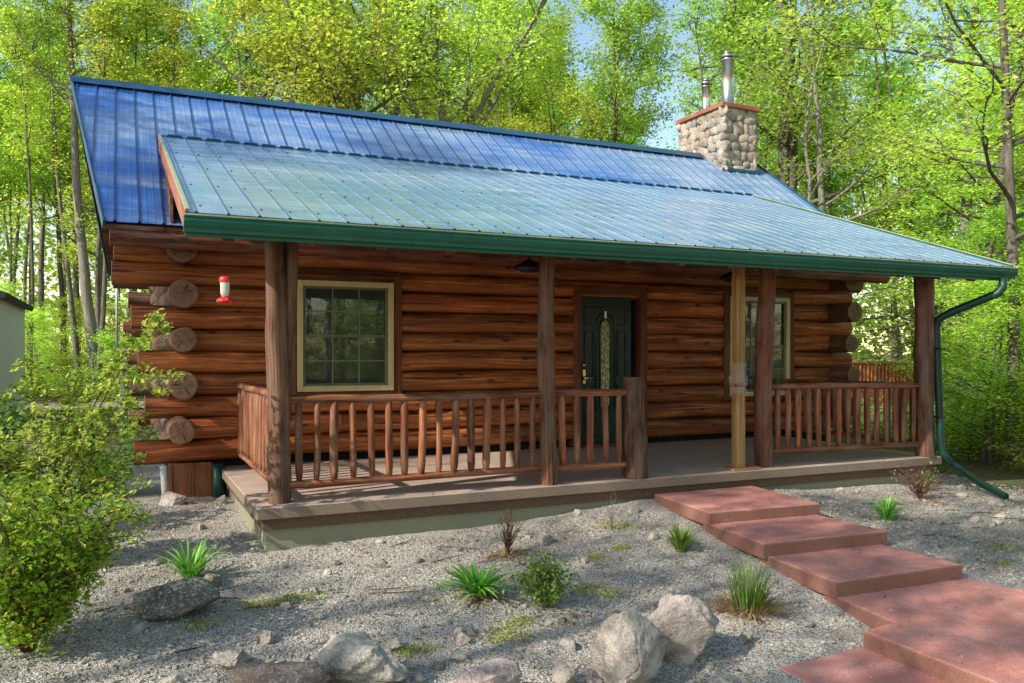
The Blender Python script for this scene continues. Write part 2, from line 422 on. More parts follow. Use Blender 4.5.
def bark_mat(name, d, l):
    m = N(name); wc = m.attr('wc').outputs['Vector']; oi = m.n('ShaderNodeObjectInfo').outputs['Random']
    a = m.noise(m.mul(wc, (3, 30, 30)), 1., 5, .7); b = m.noise(m.mul(wc, (1.5, 3, 3)), 1., 4, .6)
    c = m.mix(m.ramp(a, [(.35, 0.), (.65, 1.)]), d, l)
    c = m.mix(m.ramp(b, [(.5, 0.), (.7, .5)]), c, (.34, .33, .28))
    c = m.mix(m.math('MULTIPLY', oi, .5), c, m.mix(.6, c, (.04, .03, .025)))
    m.pbr(c, .9, m.bump(a, .8, .02), spec=.2); return m.m
M['bark'] = bark_mat('maple_bark', (.06, .048, .038), (.22, .185, .15))
M['bark_pale'] = bark_mat('pale_bark', (.13, .11, .09), (.36, .33, .28))
M['twig'] = bark_mat('reddish_twig', (.06, .025, .02), (.17, .08, .06))

def glass_mat():
    m = N('window_glass')
    tc = m.n('ShaderNodeTexCoord').outputs['Object']
    nz = m.noise(m.mul(tc, (6, 6, 1.2)), 1., 3, .6)
    w = m.noise(tc, 3, 2)
    c = m.mix(m.ramp(nz, [(.4, 0.), (.7, 1.)]), (.035, .045, .034), (.06, .07, .048))
    m.pbr(c, .015, m.bump(m.math('ADD', w, m.math('MULTIPLY', nz, .5)), .04, .02), 0., 1.)
    return m.m
M['glass'] = glass_mat()
def art_glass():
    m = N('patterned_glass'); tc = m.n('ShaderNodeTexCoord').outputs['Object']
    v = m.voro(tc, 28., 'F1'); e = m.voro(m.mul(tc, (1, 1, .6)), 20., 'DISTANCE_TO_EDGE')
    c = m.mix(m.ramp(v, [(.2, 0.), (.6, 1.)]), (.14, .16, .05), (.42, .42, .18))
    c = m.mix(m.ramp(e, [(.03, 1.), (.08, 0.)]), c, (.10, .09, .04))
    m.pbr(c, .2, m.bump(v, .5, .01), 0., .7); return m.m
M['artglass'] = art_glass()
def clear_mat():
    m = N('clear_plastic'); p = m.pbr((.85, .88, .84), .12, spec=.6)
    g = m.n('ShaderNodeBsdfTransparent'); mx = m.n('ShaderNodeMixShader'); mx.inputs[0].default_value = .88
    m.l(p.outputs[0], mx.inputs[1]); m.l(g.outputs[0], mx.inputs[2]); m.l(mx.outputs[0], m.out.inputs[0]); return m.m
M['clear'] = clear_mat()
M['bottle'] = paint('cloudy_bottle', (.6, .62, .5), .2)

def ground_mat():
    m = N('gravel_ground'); tc = m.n('ShaderNodeNewGeometry').outputs['Position']
    a = m.noise(tc, 60, 4, .75); b = m.noise(tc, 1.1, 5, .6); v = m.voro(tc, 85.); v2 = m.voro(tc, 85., out='Color')
    sv = m.n('ShaderNodeSeparateColor'); m.l(v2, sv.inputs[0])
    g = m.ramp(sv.outputs[0], [(0., (.38, .35, .30)), (.5, (.68, .62, .53)), (1., (.90, .84, .73))])
    g = m.mix(m.ramp(v, [(.3, 0.), (.75, .8)]), g, (.10, .085, .07))
    g = m.mix(m.ramp(b, [(.5, 0.), (.72, .55)]), g, (.20, .165, .12))
    d = m.noise(tc, 9, 6, .75); f = m.noise(tc, 2.2, 4, .6)
    lit = m.ramp(d, [(.3, (.05, .035, .022)), (.5, (.15, .105, .065)), (.7, (.27, .21, .14))])
    lit = m.mix(m.ramp(f, [(.5, 0.), (.62, .75)]), lit, (.10, .15, .04))
    # gravel bed round the porch, leaf litter beyond
    s = m.n('ShaderNodeSeparateXYZ'); m.l(tc, s.inputs[0])
    wob = m.math('MULTIPLY', m.math('SUBTRACT', m.noise(tc, .7, 3), .5), 2.5)
    far = m.math('MAXIMUM', m.math('SUBTRACT', m.math('ADD', s.outputs[0], wob), 9.9), m.math('SUBTRACT', m.math('ADD', s.outputs[1], wob), 13.5))
    far = m.math('MAXIMUM', far, m.math('SUBTRACT', m.math('MULTIPLY', m.math('ADD', s.outputs[0], wob), -1.), 2.2))
    c = m.mix(m.ramp(far, [(.0, 0.), (.6, 1.)]), g, lit)
    m.pbr(c, .95, m.bump(m.math('ADD', a, m.math('MULTIPLY', v, -1.)), .8, .015), spec=.2)
    return m.m
M['ground'] = ground_mat()
def road_mat():
    m = N('dirt_road'); tc = m.n('ShaderNodeNewGeometry').outputs['Position']
    c = m.ramp(m.noise(tc, 8, 5, .7), [(.3, (.16, .14, .11)), (.7, (.33, .29, .24))])
    m.pbr(c, .95, m.bump(m.noise(tc, 40, 4), .5, .01), spec=.2); return m.m
M['road'] = road_mat()

# ------------------------------------------------------------------ ground
def lerp(a, b, t): return a+(b-a)*t
def pw(x, pts):
    if x <= pts[0][0]: return pts[0][1]
    for (a, b), (c, d) in zip(pts, pts[1:]):
        if x <= c: return lerp(b, d, (x-a)/(c-a))
    return pts[-1][1]
def gz(x, y):
    zf = pw(x, [(-1, -.36), (1, -.39), (3.9, -.31), (4.9, -.21), (6.3, -.21), (7.2, -.27), (8.6, -.31), (10, -.42), (13, -.5)])
    zn = pw(x, [(-2, -.56), (1, -.62), (4.6, -.61), (6.2, -.52), (9, -.50), (13, -.55)])
    t = (7.2-y)/3.3
    if t < 0: z = lerp(zf, pw(x, [(0, -.30), (9.5, -.34), (13, -.45)]), min(1, -t*1.5))
    elif t <= 1: z = lerp(zf, zn, t)
    else: z = zn-(.03*(t-1) if t < 6 else .15)
    z += .02*noise.noise(Vector((x*1.3, y*1.3, 0)))+.008*noise.noise(Vector((x*5, y*5, 3)))
    if x > 4.2 and x < 6.6 and 2 < y < 7.3: z -= .025
    r = math.hypot(x, y)
    if r > 25: z += .5*noise.noise(Vector((x*.05, y*.05, 2)))*min(1, (r-25)/30)
    return z

def build_ground():
    def axis(lo, hi, dlo, dhi):
        a = list(np.arange(dlo, dhi+.001, .09))
        s = .12; x = dlo
        pre = []
        while x > lo: x -= s; s *= 1.22; pre.append(x)
        s = .12; x = dhi; post = []
        while x < hi: x += s; s *= 1.22; post.append(x)
        return np.array(pre[::-1]+a+post)
    X = axis(-400, 400, -2.4, 12.); Y = axis(-300, 500, 2.2, 10.5)
    nx, ny = len(X), len(Y)
    V = np.zeros((nx*ny, 3)); i = 0
    for y in Y:
        for x in X:
            V[i] = (x, y, gz(x, y)); i += 1
    ii = np.arange(nx-1)[None, :]+nx*np.arange(ny-1)[:, None]; ii = ii.ravel()
    F = np.stack([ii, ii+1, ii+nx+1, ii+nx], 1)
    o = np_mesh('ground', V, F, M['ground'], smooth=True); tag(o, kind='structure')
build_ground()

# dirt track crossing behind the cabin on the left
mb = MB()
pts = []
for i in range(41):
    x = -40+i*2.; y = 27+.6*math.sin(x*.12)
    for s in (-1.6, 1.6): pts.append((x, y+s, max(gz(x, y+s), gz(x, y))+.05))
mb.add(pts, [(2*i, 2*i+2, 2*i+3, 2*i+1) for i in range(40)])
tag(mb.build('dirt_road', M['road']), kind='structure')

# gravel: loose stones lying on the bed
def gravel():
    rs = np.random.RandomState(4); n = 52000
    x = rs.uniform(-2.2, 10.5, n); y = 3.0+(rs.rand(n)**1.25)*6.6
    keep = ~((x > 1.05) & (x < 9.4) & (y > 7.25)) & ~((x > 4.72) & (x < 6.15) & (y > 2.5) & (y < 7.3)) & ~((x > 3.55) & (x < 4.8) & (y < 4.0)) & (x > -.16*y-.5)
    x = x[keep]; y = y[keep]; n = len(x)
    s = .005+.011*rs.rand(n)**2.2
    big = rs.rand(n) < .013; s[big] = .016+.045*rs.rand(big.sum())**2.2
    big = big
    z = np.array([gz(a, b) for a, b in zip(x, y)])+s*.25
    for x0, x1, y0, y1, zt, m_ in ((4.95, 6.15, 6.2, 7.2, -.16, 14), (4.85, 6.1, 5.4, 6.1, -.265, 14), (4.8, 6.05, 4.58, 5.3, -.375, 16), (4.4, 6.1, 3.3, 4.5, -.49, 24), (3.65, 4.4, 3.0, 3.85, -.60, 20)):
        t_ = rs.rand(m_)**2.2; sl = rs.rand(m_)*.006+.004
        x = np.append(x, x0+(x1-x0)*t_); y = np.append(y, rs.uniform(y0, y1, m_)); s = np.append(s, sl); z = np.append(z, zt+sl*.4)
    n = len(x)
    t = (1+5**.5)/2
    ico = np.array([(-1, t, 0), (1, t, 0), (-1, -t, 0), (1, -t, 0), (0, -1, t), (0, 1, t), (0, -1, -t), (0, 1, -t), (t, 0, -1), (t, 0, 1), (-t, 0, -1), (-t, 0, 1)])/1.9
    fi = np.array([(0, 11, 5), (0, 5, 1), (0, 1, 7), (0, 7, 10), (0, 10, 11), (1, 5, 9), (5, 11, 4), (11, 10, 2), (10, 7, 6), (7, 1, 8), (3, 9, 4), (3, 4, 2), (3, 2, 6), (3, 6, 8), (3, 8, 9), (4, 9, 5), (2, 4, 11), (6, 2, 10), (8, 6, 7), (9, 8, 1)])
    sc = np.stack([s*rs.uniform(.7, 1.5, n), s*rs.uniform(.7, 1.3, n), s*rs.uniform(.45, .9, n)], 1)
    P = ico[None]*(1+.18*rs.randn(n, 12, 1))*sc[:, None]
    a = rs.rand(n)*6.28; ca, sa = np.cos(a)[:, None], np.sin(a)[:, None]
    X = P[..., 0]*ca-P[..., 1]*sa+x[:, None]; Y = P[..., 0]*sa+P[..., 1]*ca+y[:, None]; Z = P[..., 2]+z[:, None]
    V = np.stack([X, Y, Z], -1).reshape(-1, 3)
    F = (fi[None]+12*np.arange(n)[:, None, None]).reshape(-1, 3)
    o = np_mesh('gravel', V, F, M['pebble'], np.repeat(rs.rand(n), 12)); tag(o, kind='stuff')
gravel()

# ------------------------------------------------------------------ cabin
cabin = empty('log_cabin', (5.3, 10., -.35), 'rustic log cabin with metal roof, covered front porch and stone chimney', 'cabin')
random.seed(11)
PITCH = .245; Z0 = .215; LR = .13
YW = 10.11            # centre of the front wall logs
XL, XR = .62, 10.42   # side wall centres
YB = 15.3
DOOR = (5.72, 6.70, 2.12); W1 = (1.86, 3.10, .82, 2.19); W2 = (8.24, 9.48, .62, 2.19)
NR = 11
def front_wall():
    mb = MB()
    for k in range(NR):
        z = Z0+k*PITCH
        odd = k % 2
        xl = XL+.02 if odd else (.16, .27, .20, .13, .05, .0)[k//2]; xr = XR-.02 if odd else XR+random.uniform(.3, .42)
        if k in (8, 10, 9): xl = -.06+.02*(k-8); 
        if k >= 9: xr = 11.05
        cuts = []
        for x0, x1, zb, zt in ((DOOR[0], DOOR[1], 0, DOOR[2]), W1, W2):
            if z > zb-.02 and z < zt+.04: cuts.append((x0-.07, x1+.07))
        segs = []; x = xl
        for a, b in sorted(cuts): segs.append((x, a)); x = b
        segs.append((x, xr))
        out = []
        for a, b in segs:      # long runs are butt-jointed here and there
            if b-a > 4.5:
                j = a+(b-a)*random.uniform(.35, .65); out += [(a, j-.004), (j+.004, b)]
            else: out.append((a, b))
        for a, b in out:
            r = LR*random.uniform(.98, 1.05)
            log(mb, (a, YW+random.uniform(-.012, .012), z), (b, YW+random.uniform(-.012, .012), z+random.uniform(-.006, .006)), r, r*random.uniform(.97, 1.03), 18, .12, .10, bow=.02)
    # filler behind the logs so that no light leaks in
    for x0, x1 in ((XL, W1[0]), (W1[1], DOOR[0]), (DOOR[1], W2[0]), (W2[1], XR)): mb.box((x0, YW-.02, .1), (x1, YW+.06, 2.85), .2)
    mb.box((W1[0], YW-.02, .1), (W1[1], YW+.06, W1[2]), .2); mb.box((W2[0], YW-.02, .1), (W2[1], YW+.06, W2[2]), .2)
    for x0, x1, zt in ((W1[0], W1[1], W1[3]), (W2[0], W2[1], W2[3]), (DOOR[0], DOOR[1], DOOR[2])): mb.box((x0, YW-.02, zt), (x1, YW+.06, 2.85), .2)
    return mb
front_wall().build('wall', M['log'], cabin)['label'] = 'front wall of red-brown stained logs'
def side_wall(x, tone):
    mb = MB()
    for k in range(NR):
        z = Z0+k*PITCH; odd = k % 2
        y0 = YW-random.uniform(.46, .54) if odd else YW+.12
        if k >= 9: y0 = YW-.45 if odd else YW+.12
        y1 = YB+.42 if odd else YB
        r = LR*random.uniform(1.04, 1.2)
        log(mb, (x+random.uniform(-.015, .015), y0, z), (x, y1, z), r, r, 18, .2, .08, bow=.02)
    z = Z0+NR*PITCH; k = NR
    while z < 4.75:                       # gable logs
        yy = 9.4+(z-2.63+.22)/.709
        log(mb, (x, yy+.1, z), (x, 25.4-yy-.1, z), LR, LR, 12, .4, .06); z += PITCH
    return mb
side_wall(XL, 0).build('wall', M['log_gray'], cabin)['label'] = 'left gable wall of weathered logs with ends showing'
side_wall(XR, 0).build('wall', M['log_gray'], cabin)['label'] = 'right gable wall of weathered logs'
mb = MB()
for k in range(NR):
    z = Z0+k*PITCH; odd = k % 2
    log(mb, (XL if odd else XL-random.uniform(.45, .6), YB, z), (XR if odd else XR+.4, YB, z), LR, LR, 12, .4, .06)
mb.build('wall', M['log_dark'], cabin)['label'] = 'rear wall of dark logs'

# purlins and eave logs carrying the roof overhang
for y, z in ((9.52, 2.50), (11.3, 3.72), (12.7, 4.70), (14.1, 3.72), (15.9, 2.50)):
    mb = MB(); dx = (.0 if y < 10 else .3)
    log(mb, (-.06-(y-9.4 if y < 12.7 else 16-y)/3.3*.38, y, z), (11.0, y, z), .105, .105, 14, .3, .08)
    mb.build('purlin', M['log_dark'], cabin)

# foundation
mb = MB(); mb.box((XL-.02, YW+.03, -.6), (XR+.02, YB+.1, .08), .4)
fnd = mb.build('foundation', M['gap'], cabin)  # near-black colour paints the shadow under the bottom log
mb = MB(); mb.box((.53, YW-.16, -.45), (.955, YW-.115, .075), .3, 2, .004); mb.box((.50, YW-.175, -.45), (.54, YW-.11, .078), .6, 2, .004)
mb.build('skirting_panel', M['skirt'], fnd)
mb = MB(); tube(mb, [(1.02, YW-.2, -.45), (1.02, YW-.2, .06)], [.07, .07], 16); mb.build('drain_pipe', M['dspout'], fnd)
mb = MB(); tube(mb, [(.47, YW-.14, -.45), (.47, YW-.14, -.2), (.45, YW-.14, .06)], [.04, .04, .04], 12); pp = mb.build('vent_pipe', M['pvc'], fnd)

# roof sheets --------------------------------------------------------------
def rib_profile(x0, x1, pitch=.229, h=.02):
    """cross-section of a ribbed metal panel as (x, height)"""
    pts = [(x0, 0.)]; x = x0+.06
    while x < x1-.05:
        pts += [(x-.016, 0.), (x-.007, h), (x+.007, h), (x+.016, 0.)] if h > .018 else [(x-.011, 0.), (x-.004, h), (x+.004, h), (x+.011, 0.)]
        for f in ((.33, .66) if h > .018 else ()):
            xm = x+pitch*f
            if xm < x1-.03: pts += [(xm-.012, 0.), (xm-.006, .0022), (xm+.006, .0022), (xm+.012, 0.)]
        x += pitch
    pts.append((x1, 0.)); return pts
def roof_sheet(mb, x0, x1, y0, z0, y1, z1, flare=0., nseg=10, h=.02):
    """flare: how far the left edge runs out beyond x0 at the top"""
    prof = rib_profile(x0-flare, x1, h=h)
    L = math.hypot(y1-y0, z1-z0); ny, nz = -(z1-z0)/L, (y1-y0)/L
    if y1 < y0: ny, nz = -(z1-z0)/L, (y1-y0)/L; 
    if nz < 0: ny, nz = -ny, -nz
    vs = []; fs = []
    for x, hh in prof:
        t0 = max(0., (x0-x)/flare) if flare > 0 else 0.
        t0 = min(t0, .999)
        for i in range(nseg+1):
            t = t0+(1-t0)*i/nseg
            sag = .004*noise.noise(Vector((x*1.7, t*6, 5)))
            vs.append((x, lerp(y0, y1, t)+ny*(hh+sag), lerp(z0, z1, t)+nz*(hh+sag)))
    n = nseg+1
    for j in range(len(prof)-1):
        for i in range(nseg):
            f = (j*n+i, (j+1)*n+i, (j+1)*n+i+1, j*n+i+1)
            fs.append(f if y1 > y0 else f[::-1])
    mb.add(vs, fs, None, [1. if hh > h*.5 else 0. for x, hh in prof for _ in range(nseg+1)])
def slab(mb, quad, th, rn=.3):
    """thick plate below a quad given counter-clockwise from above"""
    q = [Vector(p) for p in quad]; nrm = (q[1]-q[0]).cross(q[3]-q[0]).normalized()
    b = [p-nrm*th for p in q]
    vs = q+b; fs = [(0, 1, 2, 3), (7, 6, 5, 4)]+[(i, i+4, (i+1) % 4+4, (i+1) % 4) for i in range(4)]
    mb.add(vs, fs, [(p.x, p.y*1., p.z) for p in vs], rn)
RX0, RX1, FL = -.12, 11.1, .43
EY, EZ, RY, RZ = 9.4, 2.63, 12.7, 4.97
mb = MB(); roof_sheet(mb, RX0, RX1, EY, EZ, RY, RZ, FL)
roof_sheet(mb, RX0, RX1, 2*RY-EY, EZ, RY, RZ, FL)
roof = mb.build('roof', M['roof'], cabin); roof['label'] = 'main gable roof of ribbed metal tinted blue by the sky'
mb = MB(); d = .035
slab(mb, [(RX0+.01, EY+.03, EZ-d), (RX1-.01, EY+.03, EZ-d), (RX1-.01, RY, RZ-d), (RX0-FL+.01, RY, RZ-d)], .03)
slab(mb, [(RX0-FL+.01, RY, RZ-d), (RX1-.01, RY, RZ-d), (RX1-.01, 2*RY-EY-.03, EZ-d), (RX0+.01, 2*RY-EY-.03, EZ-d)], .03)
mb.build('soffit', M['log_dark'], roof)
def bar(mb, p0, p1, w, h, up=(0, 0, 1), rn=None):
    p0 = Vector(p0); p1 = Vector(p1); d_ = (p1-p0); L = d_.length; d_.normalize(); up = Vector(up)
    s_ = d_.cross(up).normalized(); u_ = s_.cross(d_)
    Mx = Matrix((d_, s_, u_)).transposed()
    obox(mb, (p0+p1)/2, [L/2, w/2, h/2], Mx, rn, 0, .004)
# ridge cap
mb = MB(); x0, x1 = RX0-FL-.02, 9.86
pr = [(-.17, -.095), (-.165, -.085), (0, .034), (.165, -.085), (.17, -.095)]
vs = []; fs = []
for i in range(31):
    x = lerp(x0, x1, i/30); s_ = .003*noise.noise(Vector((x, 0, 0)))
    for py, pz in pr: vs.append((x, RY+py, RZ+pz+s_+.022))
for i in range(30):
    for j in range(4): fs.append((i*5+j, i*5+j+1, (i+1)*5+j+1, (i+1)*5+j)[::-1])
mb.add(vs, fs); mb.build('ridge_cap', M['rooftrim'], roof)
for xa, xb, h_ in ((RX0-.012, RX0-FL-.012, .11), (RX1+.012, RX1+.012, .12)):
    for ya in (EY, 2*RY-EY):
        mb = MB(); bar(mb, (xa, ya, EZ-.03), (xb, RY, RZ-.03), .02, h_, rn=.2); mb.build('rake_trim', M['rooftrim'], roof)
for xa, xb in ((RX0-.01, .44), (9.93, RX1)):
    mb = MB(); bar(mb, (xa, EY+.02, EZ-.05), (xb, EY+.02, EZ-.05), .02, .05, rn=.1); mb.build('eave_board', M['log_dark'], roof)

# porch roof
PX0, PX1 = .47, 9.86
PY0, PZ0, PY1, PZ1 = 6.70, 2.36, 11.32, 4.00
ps = (PZ1-PZ0)/(PY1-PY0)
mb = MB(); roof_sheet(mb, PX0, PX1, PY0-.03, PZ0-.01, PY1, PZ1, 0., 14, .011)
proof = mb.build('porch_roof', M['porchroof'], cabin); proof['label'] = 'low porch roof of ribbed metal paled by sky glare'
mb = MB(); slab(mb, [(PX0+.02, PY0+.03, PZ0-.035), (PX1-.02, PY0+.03, PZ0-.035), (PX1-.02, PY1-.1, PZ1-.07), (PX0+.02, PY1-.1, PZ1-.07)], .03)
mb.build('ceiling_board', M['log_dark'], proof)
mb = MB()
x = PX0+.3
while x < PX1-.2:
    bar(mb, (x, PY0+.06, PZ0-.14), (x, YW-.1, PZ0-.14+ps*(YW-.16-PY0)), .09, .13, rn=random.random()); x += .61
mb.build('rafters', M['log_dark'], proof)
# side cheek + rake boards of the porch roof
for xx, s_ in ((PX0, -1), (PX1, 1)):
    mb = MB()
    bar(mb, (xx+s_*.012, PY0-.02, PZ0-.07), (xx+s_*.012, PY1-.05, PZ1-.085), .024, .15, rn=.5)
    mb.build('rake_board', M['capwood'] if s_ < 0 else M['green'], proof)
    mb = MB(); yb = EY+.02
    q = [(xx-s_*.02, yb, EZ+.03), (xx-s_*.02, PY1-.25, PZ1-.16), (xx-s_*.02, yb, PZ0+ps*(yb-PY0)-.1)]
    mb.add(q+[(p[0]-s_*.03, p[1], p[2]) for p in q], [(0, 1, 2), (3, 5, 4), (0, 3, 4, 1), (1, 4, 5, 2), (2, 5, 3, 0)], [(p[1], p[2], p[0]) for p in q+q], .5)
    mb.build('cheek_board', M['rail'], proof)
    mb = MB(); bar(mb, (xx+s_*.004, PY0-.04, PZ0+.012), (xx+s_*.004, PY1-.02, PZ1+.012), .035, .012, rn=.1); mb.build('rake_trim', M['green_lip'], proof)
# closure strip where the porch roof meets the main roof
mb = MB(); bar(mb, (PX0, PY1-.005, PZ1+.006), (PX1, PY1-.005, PZ1+.006), .05, .012, up=(0, -ps, 1), rn=.1)
x = PX0+.06
while x < PX1:
    bar(mb, (x+.03, PY1-.012, PZ1+.02), (x+.2, PY1-.012, PZ1+.02), .03, .02, rn=.1); x += .229
mb.build('flashing', M['rooftrim'], proof)
# rib ends along the eave
pts = [(PX0+.01, -.004)]; x = PX0+.06
while x < PX1-.05: pts += [(x-.014, -.004), (x-.012, .008), (x+.012, .008), (x+.014, -.004)]; x += .229
pts.append((PX1-.01, -.004)); n = len(pts); yy = PY0-.036
mb = MB(); mb.add([(x, yy, PZ0-.012+h) for x, h in pts]+[(x, yy, PZ0-.022) for x, h in pts], [(i, i+n, i+1+n, i+1) for i in range(n-1)], [(x, 0, h) for x, h in pts]*2)
mb.build('closure_strip', M['gap'], proof)
# roofing screws in rows beside the ribs
mb = MB(); x = PX0+.06+.05
while x < PX1-.05:
    for yy in (6.95, 7.9, 8.9, 9.9, 10.9):
        zz = PZ0-.01+(PZ1-PZ0+.01)*(yy-PY0+.03)/(PY1-PY0+.03)
        lathe(mb, (x, yy, zz-.002), [(.011, 0), (.010, .006), (.005, .009), (0, .0095)], 6)
    x += .229
mb.build('screw', M['dark'], proof)['kind'] = 'stuff'
# fascia + gutter
mb = MB(); mb.box((PX0-.02, PY0+.005, PZ0-.185), (PX1+.02, PY0+.03, PZ0-.03), .3); mb.build('fascia', M['green'], proof)
prof = [(0, -.03), (-.09, -.03), (-.098, -.036), (-.098, -.048), (-.088, -.055), (-.092, -.075), (-.075, -.11), (-.05, -.13), (-.045, -.155), (0, -.16), (.0, -.152), (-.03, -.148)]
mb = MB(); vs = []; fs = []; xs = np.linspace(PX0-.03, PX1+.04, 30); n = len(prof)
for x in xs:
    dz = .006*noise.noise(Vector((x*.7, 1, 1)))
    for py, pz in prof: vs.append((x, PY0+py, PZ0+pz+dz))
for i in range(len(xs)-1):
    for j in range(9): fs.append((i*n+j, (i+1)*n+j, (i+1)*n+j+1, i*n+j+1)[::-1])
fs += [tuple(range(10)), tuple((len(xs)-1)*n+j for j in range(10))[::-1]]
mb.add(vs, fs); gut = mb.build('gutter', M['green'], proof)
mb = MB(); bar(mb, (PX0-.03, PY0-.098, PZ0-.034), (PX1+.04, PY0-.098, PZ0-.034), .008, .012, rn=.1)
mb.build('gutter_lip', M['green_lip'], proof)

# chimney
CX0, CX1, CY0, CY1, CZ0, CZ1 = 10.02, 10.73, 12.25, 13.5, 4.2, 5.78
def ico_np(sub=2):
    import bmesh
    bm = bmesh.new(); bmesh.ops.create_icosphere(bm, subdivisions=sub, radius=1.)
    bm.verts.ensure_lookup_table()
    V = [tuple(v.co) for v in bm.verts]; F = [tuple(v.index for v in f.verts) for f in bm.faces]; bm.free(); return V, F
ICO2 = ico_np(2); ICO3 = ico_np(3); ICO5 = ico_np(5)
mb = MB(); rs = random.Random(5)
def face_stones(o, u, v, nrm, W, H):
    z = 0.; row = 0
    while z < H-.03:
        rh = rs.uniform(.11, .25); x = -rs.uniform(0, .15)
        while x < W:
            w = rs.uniform(.12, .36)
            c = o+u*min(max(x+w/2, .04), W-.04)+v*min(z+rh/2+rs.uniform(-.02, .02), H-.05)+nrm*.0
            sd = rs.random()*50; rn = rs.random(); rs_h = rs.uniform(.5, .62); ang = rs.uniform(-.5, .5)
            uu = u*math.cos(ang)+v*math.sin(ang); vv = v*math.cos(ang)-u*math.sin(ang)
            vs = []
            for p in ICO2[0]:
                q = Vector(p)
                k = 1+.22*noise.noise(q*1.3+Vector((sd, 0, 0)))
                sq = lambda t: math.copysign(abs(t)**.6, t)
                vs.append(c+uu*sq(q.x)*w*.5*k+vv*sq(q.y)*rh*rs_h*k+nrm*(q.z*.048*k))
            mb.add(vs, ICO2[1], None, rn, None, True)
            x += w*.93
        z += rh*.92; row += 1
face_stones(Vector((CX0, CY0, CZ0)), Vector((1, 0, 0)), Vector((0, 0, 1)), Vector((0, -1, 0)), CX1-CX0, CZ1-CZ0)
face_stones(Vector((CX0, CY1, CZ0)), Vector((0, -1, 0)), Vector((0, 0, 1)), Vector((-1, 0, 0)), CY1-CY0, CZ1-CZ0)
face_stones(Vector((CX1, CY0, CZ0)), Vector((0, 1, 0)), Vector((0, 0, 1)), Vector((1, 0, 0)), CY1-CY0, CZ1-CZ0)
face_stones(Vector((CX1, CY1, CZ0)), Vector((-1, 0, 0)), Vector((0, 0, 1)), Vector((0, 1, 0)), CX1-CX0, CZ1-CZ0)
chim = mb.build('chimney', M['fieldstone'], cabin)
mb = MB(); mb.box((CX0+.02, CY0+.02, CZ0-.2), (CX1-.02, CY1-.02, CZ1), .1); mb.build('mortar_core', M['mortar'], chim)
mb = MB(); mb.box((CX0-.09, CY0-.09, CZ1), (CX1+.09, CY1+.09, CZ1+.085), .5, 0, .01); mb.build('cap', M['capwood'], chim)
def flue(x, y, z0, h, r):
    mb = MB(); lathe(mb, (x, y, z0), [(r+.02, 0), (r+.02, .02), (r, .025), (r, h-.16), (r+.012, h-.158), (r+.012, h-.135), (r*.9, h-.13), (r*.9, h-.1), (r+.02, h-.095), (r+.02, h-.06), (r*.92, h-.055), (r*.92, h-.03), (r, h-.025), (r*.7, h), (0, h+.01)], 24)
    f_ = mb.build('flue_pipe', M['steel'], chim)
    mb = MB()
    for zz in (-.118, -.045): lathe(mb, (x, y, z0+h+zz), [(r*.96, -.012), (r*.97, .0), (r*.96, .012)], 24)
    mb.build('band', M['dark'], f_)
flue(10.46, 12.65, CZ1+.085, 1.12, .115); flue(10.30, 13.1, CZ1+.085, .72, .078)
mb = MB(); bar(mb, (CX0-.06, CY0-.06, 4.64), (CX1+.1, CY0-.06, 4.64), .05, .06, rn=.2); mb.build('flashing', M['rooftrim'], chim)

# windows
def window(x0, x1, z0, z1, cols=3, rows=4):
    y = YW-.165
    mb = MB(); w = .068
    mb.box((x0, y, z0), (x0+w, y+.05, z1), .4, 2, .006); mb.box((x1-w, y, z0), (x1, y+.05, z1), .4, 2, .006)
    mb.box((x0+w, y+.001, z1-w), (x1-w, y+.05, z1), .4, 0, .006); mb.box((x0+w, y+.001, z0), (x1-w, y+.05, z0+w), .4, 0, .006)
    fr = mb.build('window', M['frame'], cabin)
    a, b, c, d_ = x0+w, x1-w, z0+w, z1-w; zm = (c+d_)/2
    mb = MB(); s_ = .035
    for lo, hi, dy in ((c, zm+.012, .035), (zm-.012, d_, .022)):
        mb.box((a, y+dy, lo), (a+s_, y+dy+.02, hi), .3, 2); mb.box((b-s_, y+dy, lo), (b, y+dy+.02, hi), .3, 2)
        mb.box((a+s_, y+dy+.001, lo), (b-s_, y+dy+.02, lo+s_*.8), .3); mb.box((a+s_, y+dy+.001, hi-s_*.8), (b-s_, y+dy+.02, hi), .3)
    mb.build('sash', M['sash'], fr)
    mb = MB()
    mb.add([(a, y+.052, c), (b, y+.052, c), (b, y+.056, d_), (a, y+.056, d_)], [(0, 1, 2, 3)]); mb.build('pane', M['glass'], fr)
    mb = MB()
    for i in range(1, cols): x = lerp(a+s_, b-s_, i/cols); mb.box((x-.008, y+.046, c), (x+.008, y+.0515, d_), .3)
    for lo, hi in ((c, zm), (zm, d_)): z = (lo+hi)/2; mb.box((a, y+.045, z-.008), (b, y+.051, z+.008), .3)
    mb.build('muntins', M['muntin'], fr)
    mb = MB(); t = .105
    mb.box((x0-t, y+.02, z0-.06), (x0-.004, YW, z1+.08), .3, 2, .006); mb.box((x1+.004, y+.02, z0-.06), (x1+t, YW, z1+.08), .5, 2, .006)
    mb.box((x0-.004, y+.02, z1+.004), (x1+.004, YW, z1+.08), .4, 0, .006); mb.box((x0-.004, y+.02, z0-.06), (x1+.004, YW, z0-.004), .4, 0, .006)
    mb.build('casing', M['trim'], fr)
    mb = MB(); mb.box((x0, YW-.08, z0), (x1, YW-.06, z1), .1); mb.build('backing', M['gap'], fr)
    return fr
window(1.90, 3.07, .84, 2.16)['label'] = 'left porch window with tan frame and grilles'
window(8.28, 9.44, .64, 2.15)['label'] = 'right porch window with tan frame, partly behind posts'

